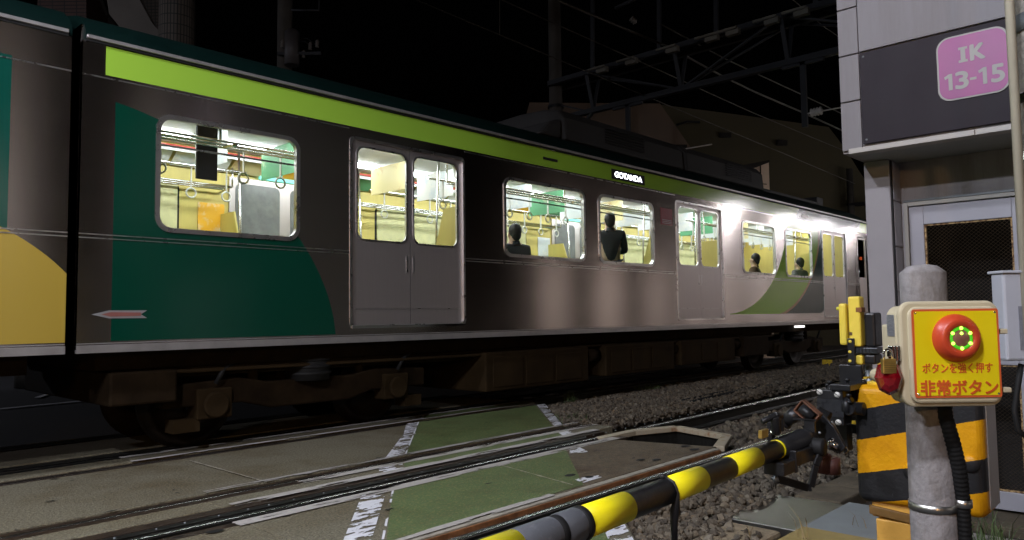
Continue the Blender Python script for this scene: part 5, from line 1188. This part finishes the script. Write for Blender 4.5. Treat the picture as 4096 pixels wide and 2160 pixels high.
# ------------------------------------------------------------------ overhead line
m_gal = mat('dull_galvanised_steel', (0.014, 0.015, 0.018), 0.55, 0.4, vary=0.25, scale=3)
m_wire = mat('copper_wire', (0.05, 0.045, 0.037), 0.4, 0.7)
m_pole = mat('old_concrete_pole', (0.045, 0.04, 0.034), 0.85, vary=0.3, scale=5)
m_ins = mat('white_porcelain', (0.42, 0.40, 0.37), 0.25)
m_ins2 = mat('dim_porcelain', (0.12, 0.11, 0.10), 0.4)  # white porcelain with the dimness of weak light put into its colour
def insulator(m, p, d, n=4, r=0.07, step=0.05):
    d = unit(A(*d)); p = A(*p)
    pr = [(0.02, 0)]
    for i in range(n): pr += [(r, i * step + 0.012), (r * 0.95, i * step + 0.026), (0.03, i * step + 0.03)]
    m.lathe(p, d, pr + [(0.02, n * step)], 14)
def gantry(label, x, y0, y1, z0, z1, pole_y, ptop, w=0.45, step=2.05, drops=()):
    t = thing('catenary_gantry', label, 'gantry', (x, pole_y, 0), 'steel gantries carrying the overhead wires')
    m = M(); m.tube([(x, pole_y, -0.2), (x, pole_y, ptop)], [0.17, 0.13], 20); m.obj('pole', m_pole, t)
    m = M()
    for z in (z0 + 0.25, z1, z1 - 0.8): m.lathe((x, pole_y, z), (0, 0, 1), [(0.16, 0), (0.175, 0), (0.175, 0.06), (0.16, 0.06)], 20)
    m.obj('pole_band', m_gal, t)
    m = M()
    for dx in (-w / 2, w / 2): m.bar((x + dx, y0, z1), (x + dx, y1, z1), 0.09, 0.10)
    m.bar((x, y0, z0), (x, y1, z0), 0.12, 0.10); m.obj('chord', m_gal, t)
    m = M(); y = y0 - 1.0; i = 0
    while y > y1:
        for dx in (-w / 2, w / 2):
            m.bar((x + dx, y, z1), (x, y, z0), 0.07, 0.03)
            yn = max(y - step, y1)
            if i % 2 == 0: m.bar((x + dx, y, z1), (x, yn, z0), 0.05, 0.03)
            else: m.bar((x + dx, yn, z1), (x, y, z0), 0.05, 0.03)
        m.bar((x - w / 2, y, z1 + 0.04), (x + w / 2, y, z1 + 0.04), 0.3, 0.03, (0, 0, 1)); y -= step; i += 1
    m.bar((x, pole_y, z1 - 0.4), (x, y0 - 0.9, z0), 0.06, 0.03); m.bar((x, pole_y - 0.1, z0 - 0.9), (x, y0 - 1.0, z0), 0.08, 0.05)
    m.obj('lattice', m_gal, t)
    for yd, dz in drops:
        m = M(); m.bar((x, yd, z0 - 0.02), (x, yd, z0 - dz), 0.09, 0.06, (1, 0, 0)); m.bar((x, yd - 0.35, z0 - 0.07), (x, yd + 0.35, z0 - 0.07), 0.06, 0.06); m.obj('drop_bracket', m_gal, t)
        m = M()
        insulator(m, (x, yd - 0.10, z0 - dz + 0.22), (0, -1, 0.03)); insulator(m, (x, yd - 0.85, z0 - dz + 0.20), (0, -1, 0.0)); m.tube([(x, yd - 0.05, z0 - dz + 0.22), (x, yd - 1.8, z0 - dz + 0.20)], 0.012, 8)
        m.obj('insulator', m_ins, t)
    return t
g1 = gantry('large lattice gantry with white insulators crossing over the tracks behind the train', 12.3, 10.2, -1.5, 5.42, 6.16, 10.2, 8.6, drops=((8.35, 1.35), (4.85, 1.15)))
m = M()
for y in (9.2, 7.6, 6.4, 4.6): m.bar((12.3, y, 6.2), (12.3, y - 0.05, 7.5 + 0.08 * y), 0.08, 0.05, (1, 0, 0)); 
m.bar((12.3, 8.6, 7.4), (12.3, 5.6, 7.7), 0.06, 0.05)
m.obj('top_bracket', m_gal, g1)
m = M()
for i, y in enumerate((8.7, 8.0, 7.1, 6.3, 5.9, 5.2, 4.7)): m.bx(11.9, 12.0, y - 0.12, y + 0.12, 6.02, 6.12); m.bx(11.86, 11.9, y - 0.1, y + 0.3, 6.10, 6.14)
m.objs('cable_tray', mat('pale_tray', (0.08, 0.075, 0.06), 0.6), g1)
g2 = gantry('smaller far gantry seen past the end of the train roof', 33.0, 11.2, -1.0, 4.65, 5.75, 11.2, 7.3, step=2.6)
m = M(); insulator(m, (12.1, 7.0, 7.25), (0.6, -0.3, -0.5), 3, 0.06); insulator(m, (12.1, 8.1, 7.0), (0.6, -0.3, -0.5), 3, 0.06); m.objs('insulator', m_ins2, g1)
def wire(label, pts, r=0.012):
    p = []
    for a, b in zip(pts[:-1], pts[1:]):
        a, b = A(*a), A(*b)
        for i in range(12):
            t = i / 12; q = a + (b - a) * t; q[2] -= 0.0006 * np.linalg.norm(b - a) ** 1.2 * 4 * t * (1 - t); p.append(q)
    p.append(A(*pts[-1])); m = M(); m.tube(p, r, 6); return tag(m.obj('overhead_wire', m_wire), label, 'wire', 'overhead wires along the tracks')
def wpt(px, py, y): return on_y(px, py, y)
wire('thin contact wire low over the train, crossing in front of the gantry', [wpt(1500, -70, 7.9), wpt(2000, 140, 7.9), wpt(2700, 433, 7.9), wpt(3130, 612, 7.9), wpt(3420, 735, 7.9)], 0.009)
wire('messenger wire above the contact wire over the train', [wpt(1850, -80, 7.9), wpt(2008, 0, 7.9), wpt(2640, 282, 7.9), wpt(3010, 450, 7.9), wpt(3400, 612, 7.9)], 0.010)
wire('thick dim feeder cable at the top of the picture running into the gantry', [wpt(2150, -40, 7.4), wpt(2250, 10, 7.4), wpt(2680, 190, 7.4), wpt(2900, 310, 7.4)], 0.022)
wire('pale thick cable descending behind the white building from the gantry', [wpt(2900, 310, 7.0), wpt(3020, 368, 7.0), wpt(3200, 445, 7.0), wpt(3420, 545, 7.0)], 0.020)
wire('upper dim cable running right from the gantry insulators', [wpt(2640, 95, 7.0), wpt(2900, 235, 7.0), wpt(3200, 375, 7.0), wpt(3400, 470, 7.0)], 0.012)
wire('short hanger wire joining the two wires near the top of the picture', [wpt(1999, -5, 7.9), wpt(1999, 137, 7.9)], 0.006)
wire('thin stay wire slanting across the top right of the gantry', [wpt(3150, -20, 6.0), wpt(3300, 110, 6.0), wpt(3420, 190, 6.0)], 0.010)

# ------------------------------------------------------------------ buildings beyond the tracks
m_bb = mat('brown_render', (0.11, 0.076, 0.052), 0.85, vary=0.12, scale=1.2)
m_bb2 = mat('olive_render', (0.055, 0.046, 0.022), 0.85, vary=0.12, scale=1.2)
def mass(m, px, d, depth):
    q = [A(*at_d(x, y, d)) for x, y in px]; b0 = [A(p[0], p[1], -0.3) for p in (q[-1], q[0])]
    m.prism(q + b0, fwd * depth)
bb = thing('hall_building', 'large dim brown hall with a sloping roofline behind the train', 'building', tuple(at_d(2700, 1200, 30)))
m = M(); mass(m, [(2090, 510), (2118, 410), (2640, 414), (2770, 600), (2880, 760)], 26.0, 6.0); m.obj('wall', m_bb, bb)
m = M(); mass(m, [(2600, 413), (2978, 462), (3315, 508), (3385, 600), (3440, 690), (3520, 800)], 32.5, 8.0); m.obj('wing', m_bb2, bb)
m = M()
for x0, x1, y0, y1, d in ((2690, 2748, 578, 620, 25.9), (2880, 2925, 530, 548, 32.3), (3110, 3150, 560, 580, 32.3)): q = [A(*at_d(x, y, d)) for x, y in ((x0, y0), (x1, y0), (x1, y1), (x0, y1))]; m.prism(q, fwd * 0.15)
m.obj('vent', m_dark, bb)
m = M(); m.tube([at_d(2705, 500, 32), at_d(2750, 486, 32), at_d(2800, 488, 32)], 0.05, 6); m.obj('hose', m_gal, bb)
sb = thing('small_house', 'small lit beige building with a black sloping roof above the train', 'house', tuple(at_d(3020, 1200, 24)))
m = M(); mass(m, [(2940, 704), (2969, 684), (3075, 645), (3077, 800)], 24.0, 4.0); m.obj('wall', mat('beige_tile', (0.62, 0.47, 0.34), 0.7, vary=0.06), sb)
m = M(); q = [A(*at_d(x, y, 23.9)) for x, y in ((2935, 702), (2950, 664), (3078, 640), (3079, 648))]; m.prism(q, fwd * 4.3); m.obj('roof', m_dark, sb)
m = M()
for x in (2997, 3042): m.bar(at_d(x, 660, 23.98), at_d(x, 790, 23.98), 0.03, 0.03, (1, 0, 0))
m.bar(at_d(2950, 728, 23.98), at_d(3077, 738, 23.98), 0.03, 0.03); m.obj('joint', m_dark, sb)
# tiled building at the top left
def tile_mat(name, c, g, sx, sy):
    m = bpy.data.materials.new(name); m.use_nodes = True; nt = m.node_tree; n = nt.nodes; b = n['Principled BSDF']; b.inputs['Roughness'].default_value = 0.5
    tc = n.new('ShaderNodeTexCoord'); br = n.new('ShaderNodeTexBrick'); nt.links.new(tc.outputs['UV'], br.inputs['Vector'])
    br.offset = 0.0; br.inputs['Color1'].default_value = (*c, 1); br.inputs['Color2'].default_value = (*(np.array(c) * 0.85), 1); br.inputs['Mortar'].default_value = (*g, 1)
    br.inputs['Scale'].default_value = 1; br.inputs['Mortar Size'].default_value = 0.012; br.inputs['Brick Width'].default_value = sx; br.inputs['Row Height'].default_value = sy
    nt.links.new(br.outputs[0], b.inputs['Base Color']); return m
tb = thing('tiled_building', 'dark tiled building with a round corner column at the top left', 'building', tuple(at_d(500, 1200, 19)))
pc_ = at_d(703, 300, 18.0); rr_ = 66 * 18.0 / F
m = M(); n = 40
vs = []; fs = []
for i in range(n + 1):
    a = 2 * math.pi * i / n
    for z in (-0.2, 14.0): vs.append((pc_[0] + rr_ * math.cos(a), pc_[1] + rr_ * math.sin(a), z))
fs = [(2 * i, 2 * i + 2, 2 * i + 3, 2 * i + 1) for i in range(n)]
m.add(vs, fs, True); o = m.obj('column', tile_mat('column_tile', (0.12, 0.10, 0.085), (0.012, 0.018, 0.016), 0.075, 0.24), tb)
uv = o.data.uv_layers.new(name='uv'); 
for p in o.data.polygons:
    for li, vi in zip(p.loop_indices, p.vertices):
        uv.data[li].uv = ((vi // 2) / n * 2 * math.pi * rr_, 0.0 if vi % 2 == 0 else 14.2)
def uv_planar(o, u):
    uv = o.data.uv_layers.new(name='uv')
    for p in o.data.polygons:
        for li, vi in zip(p.loop_indices, p.vertices):
            c = o.data.vertices[vi].co; uv.data[li].uv = (c.x * u[0] + c.y * u[1], c.z)
m = M(); 
def quad(m, px, d, dep=0.3): m.prism([A(*at_d(x, y, d)) for x, y in px], fwd * dep)
quad(m, [(150, -900), (345, -900), (345, 300), (150, 300)], 18.6, 6); o = m.obj('brick_wall', tile_mat('dark_brick', (0.06, 0.032, 0.025), (0.006, 0.008, 0.008), 0.30, 0.09), tb); uv_planar(o, rgt)
m = M(); quad(m, [(345, -900), (460, -900), (460, 300), (345, 300)], 19.6, 5); m.obj('wall', m_dark, tb)
m = M(); quad(m, [(425, -20), (548, -20), (610, 95), (700, 190), (545, 190), (436, 55)], 18.5, 1.2); m.obj('stair_soffit', mat('grey_concrete_soffit', (0.11, 0.10, 0.09), 0.8, vary=0.15, scale=2), tb)
m = M(); quad(m, [(548, -40), (640, -40), (640, 200), (620, 110)], 18.7, 2.0); o = m.obj('tile_wall', tile_mat('grey_brown_tile', (0.08, 0.065, 0.055), (0.012, 0.018, 0.016), 0.10, 0.08), tb); uv_planar(o, rgt)
m = M(); quad(m, [(343, -40), (368, -10), (371, 70), (345, 66)], 19.5, 0.05); quad(m, [(383, 30), (392, 24), (403, 75), (384, 70)], 19.5, 0.05); m.obj('window', mat('dim_lit_window', (0.2, 0.1, 0.03), 0.4, vary=0.4, scale=4, emit=(0.55, 0.27, 0.06), estr=0.22), tb)
m = M(); quad(m, [(372, -40), (384, -40), (384, 80), (372, 80)], 19.4, 0.08); quad(m, [(404, -20), (432, 62), (424, 66), (398, 0)], 19.2, 0.08); m.obj('mullion', m_dark, tb)
# dark utility pole with transformer and insulators
ut = thing('transformer_pole', 'dim utility pole with a transformer drum and insulators above the train roof', 'pole', tuple(at_d(1140, 1300, 17)))
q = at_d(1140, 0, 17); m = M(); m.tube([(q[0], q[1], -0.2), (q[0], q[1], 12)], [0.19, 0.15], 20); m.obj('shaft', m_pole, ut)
q = at_d(1168, 190, 16.6); m = M(); m.cyl(q + A(0, 0, -0.4), q + A(0, 0, 0.35), 0.16, None, 24); m.lathe(q, (0, 0, 1), [(0.16, 0.35), (0.10, 0.40), (0, 0.41)], 24); m.obj('transformer', mat('dark_grey_drum', (0.05, 0.045, 0.045), 0.6), ut)
m = M()
for x, y in ((1268, 170), (1240, 180), (1214, 212), (1130, 170)): insulator(m, at_d(x, y + 20, 16.6), (0.05, 0, 1), 3, 0.045, 0.06)
m.objs('insulator', m_ins2, ut)
m = M(); m.tube([at_d(1190, 160, 16.6), at_d(1225, 152, 16.6), at_d(1262, 175, 16.6)], 0.01, 6); m.tube([at_d(1190, 165, 16.6), at_d(1220, 165, 16.6), at_d(1243, 185, 16.6)], 0.01, 6); m.bar(at_d(1110, 215, 16.6), at_d(1285, 215, 16.6), 0.07, 0.07); m.tube([at_d(1165, 40, 16.6), at_d(1275, 42, 16.6), at_d(1278, -30, 16.6)], 0.025, 8); m.obj('bracket', m_gal, ut)
# road works stand and drum seen through the gap under the cars
tr = thing('folding_stand', 'yellow folding trestle stand seen under the gap between the cars', 'trestle', tuple(on_z(250, 1530, 0)))
b0, b1 = on_z(188, 1530, 0), on_z(302, 1530, 0); dd = A(0.25, 0.25, 0)
m = M()
for s in (0, 1): m.bar(b0 + dd * s, (b0 + b1) / 2 + dd * 0.5 + A(0, 0, 0.62) + (b0 - b1) * 0.2, 0.03, 0.03); m.bar(b1 + dd * s, (b0 + b1) / 2 + dd * 0.5 + A(0, 0, 0.62) + (b1 - b0) * 0.2, 0.03, 0.03)
m.obj('leg', m_yelp, tr); m = M(); m.bar((b0 + b1) / 2 + dd * 0.5 + A(0, 0, 0.62) + (b0 - b1) * 0.5, (b0 + b1) / 2 + dd * 0.5 + A(0, 0, 0.62) - (b0 - b1) * 0.5, 0.04, 0.04); m.obj('top_rail', m_yelp, tr)
# steep pale kerb blocks on the far side
q = on_z(95, 1550, 0); m = M(); m.tube([(q[0], q[1], 0), (q[0], q[1], 0.8)], 0.16, 20); m.lathe((q[0], q[1], 0.8), (0, 0, 1), [(0.16, 0), (0.1, 0.05), (0, 0.06)], 20)
tag(m.obj('concrete_bollard', m_pole), 'dark stubby bollard on the far road under the left car', 'bollard')

# ------------------------------------------------------------------ lamps of the street and of the yard behind the white building
m_lamp = mat('lit_lamp_glass', (0.9, 0.95, 1.0), 0.4, emit=(0.9, 0.93, 1.0), estr=30.0)
m_tubeb = mat('bright_tube', (0.9, 0.95, 1.0), 0.4, emit=(1.0, 0.95, 0.97), estr=240.0)
m_lampw = mat('lit_warm_glass', (1.0, 0.8, 0.5), 0.4, emit=(1.0, 0.6, 0.28), estr=10.0)
for i, (p, w, c, r) in enumerate(LAMPS):
    t = thing('street_lamp', ('tall white street lamp far down the road behind the viewer', 'street lamp right behind the viewer', 'street lamp by the left edge of the crossing', 'low warm street lamp across the road behind the viewer', 'street lamp on the far road beyond the train')[i], 'street lamp', (p[0], p[1] - 0.8, 0), 'street lamps lighting the crossing')
    m = M(); m.tube([(p[0], p[1] - 0.8, -0.2), (p[0], p[1] - 0.8, p[2] - 0.2), (p[0], p[1] - 0.6, p[2] + 0.06), (p[0], p[1], p[2] + 0.12)], 0.05, 12); m.obj('post', m_gal, t)
    m = M(); m.bx(p[0] - 0.14, p[0] + 0.14, p[1] - 0.3, p[1] + 0.3, p[2] + 0.06, p[2] + 0.16); m.obj('hood', m_gal, t, 0.02)
    m = M(); m.bx(p[0] - 0.11, p[0] + 0.11, p[1] - 0.26, p[1] + 0.26, p[2] + 0.0, p[2] + 0.055); m.obj('lens', m_lampw if c is WARM else m_lamp, t, 0.02)
for i, p in enumerate(PLAT):
    t = thing('yard_lamp', ('nearest added', 'second added', 'third', 'fourth', 'fifth', 'farthest')[i] + ' tube lamp along the fence behind the white building', 'lamp', (p[0], p[1] - 0.5, 0), 'tube lamps along the trackside fence')
    m = M(); m.tube([(p[0], p[1] - 0.5, -0.2), (p[0], p[1] - 0.5, p[2] + 0.1), (p[0], p[1], p[2] + 0.1)], 0.04, 10); m.obj('post', m_gal, t)
    m = M(); m.bx(p[0] - 0.6, p[0] + 0.6, p[1] - 0.07, p[1] + 0.07, p[2] + 0.06, p[2] + 0.10)
    if i < 2: m.bx(p[0] - 0.6, p[0] + 0.6, p[1] + 0.07, p[1] + 0.09, p[2] - 0.12, p[2] + 0.10)  # the two nearest lamps are added, hooded to brighten only the fence
    m.obj('hood', m_gal, t)
    m = M(); m.tube([(p[0] - 0.3, p[1], p[2]), (p[0] + 0.3, p[1], p[2])], 0.05, 10); m.obj('tube', m_lamp if i < 2 else m_tubeb, t)
    point('fence_wash_light', (p[0], p[1], p[2] - 0.10), 900, (1.0, 0.90, 0.86), 0.10, True, (p[0], 1.2, 1.6), 110, 0.5)  # spot added to wash the fence, kept clear of the train side
fn = thing('reflected_fence', 'unseen pale fence with dark posts, added behind the white building for reflections', 'fence', (22, 1.2, -0.2))  # unseen fence added so pale and dark bars reflect in the train
m = M(); m.bx(13.2, 34, 1.18, 1.24, -0.2, 2.6); m.obj('panel', mat('pale_fence_panel', (0.70, 0.64, 0.61), 0.6, vary=0.1), fn)
for i in range(11):
    m = M(); x = 13.0 + i * 2.2; m.bx(x - 0.55, x + 0.4, 1.10, 1.32, -0.2, 2.8); m.obj('post', m_dark, fn)

lp_ = thing('lit_pillar', 'tall bright white lit panel standing past the far end of the train', 'lit panel', tuple(at_d(3472, 1200, 26)))
m = M(); q = [A(*at_d(x, y, 26)) for x, y in ((3466, 975), (3484, 975), (3484, 1238), (3466, 1238))]; m.prism(q, fwd * 0.2); m.obj('light_box', mat('lit_white_panel', (0.9, 0.9, 0.9), 0.4, emit=(0.95, 0.95, 1.0), estr=0.9), lp_)
m = M(); q = [A(*at_d(x, y, 25.98)) for x, y in ((3458, 955), (3490, 955), (3490, 974), (3458, 974))]; m.prism(q, fwd * 0.3); q = [A(*at_d(x, y, 26.02)) for x, y in ((3466, 1239), (3484, 1239), (3484, 1420), (3466, 1420))]; m.prism(q, fwd * 0.15); m.obj('frame', m_gal, lp_)
hs_ = thing('house', 'unseen pale rendered house added behind the viewer to reflect in the train', 'house', (3.4, -6.5, -0.2))  # unseen house added to lighten what the left steel reflects
m = M(); m.bx(2.3, 4.6, -10, -6.0, -0.2, 5.6); m.obj('wall', mat('pale_render', (0.62, 0.60, 0.58), 0.8, vary=0.06), hs_)
m = M(); m.prism([(2.1, -5.8, 5.6), (4.8, -5.8, 5.6), (3.45, -5.8, 6.6)], (0, -4.4, 0)); m.obj('roof', m_dark, hs_)
m = M(); m.bx(3.0, 3.9, -6.0, -5.97, 1.0, 2.1); m.obj('window', m_dkpane, hs_)

m = M(); m.lathe((3.45, -5.98, 3.4), (0, 1, 0), [(0.09, 0), (0.10, 0.05), (0.07, 0.11), (0, 0.12)], 16); m.obj('added_wall_lamp', m_lampw, hs_)  # lamp added to go with the brightened house wall
m = M(); m.bar((3.45, -6.0, 3.55), (3.45, -5.75, 3.55), 0.3, 0.02); m.obj('added_lamp_shade', m_gal, hs_)
point('added_wall_wash', (3.45, -5.0, 4.9), 260, (1.0, 0.9, 0.84), 0.15, True, (3.45, -6.0, 2.4), 120, 0.5)  # spot added to brighten the house wall for its reflection
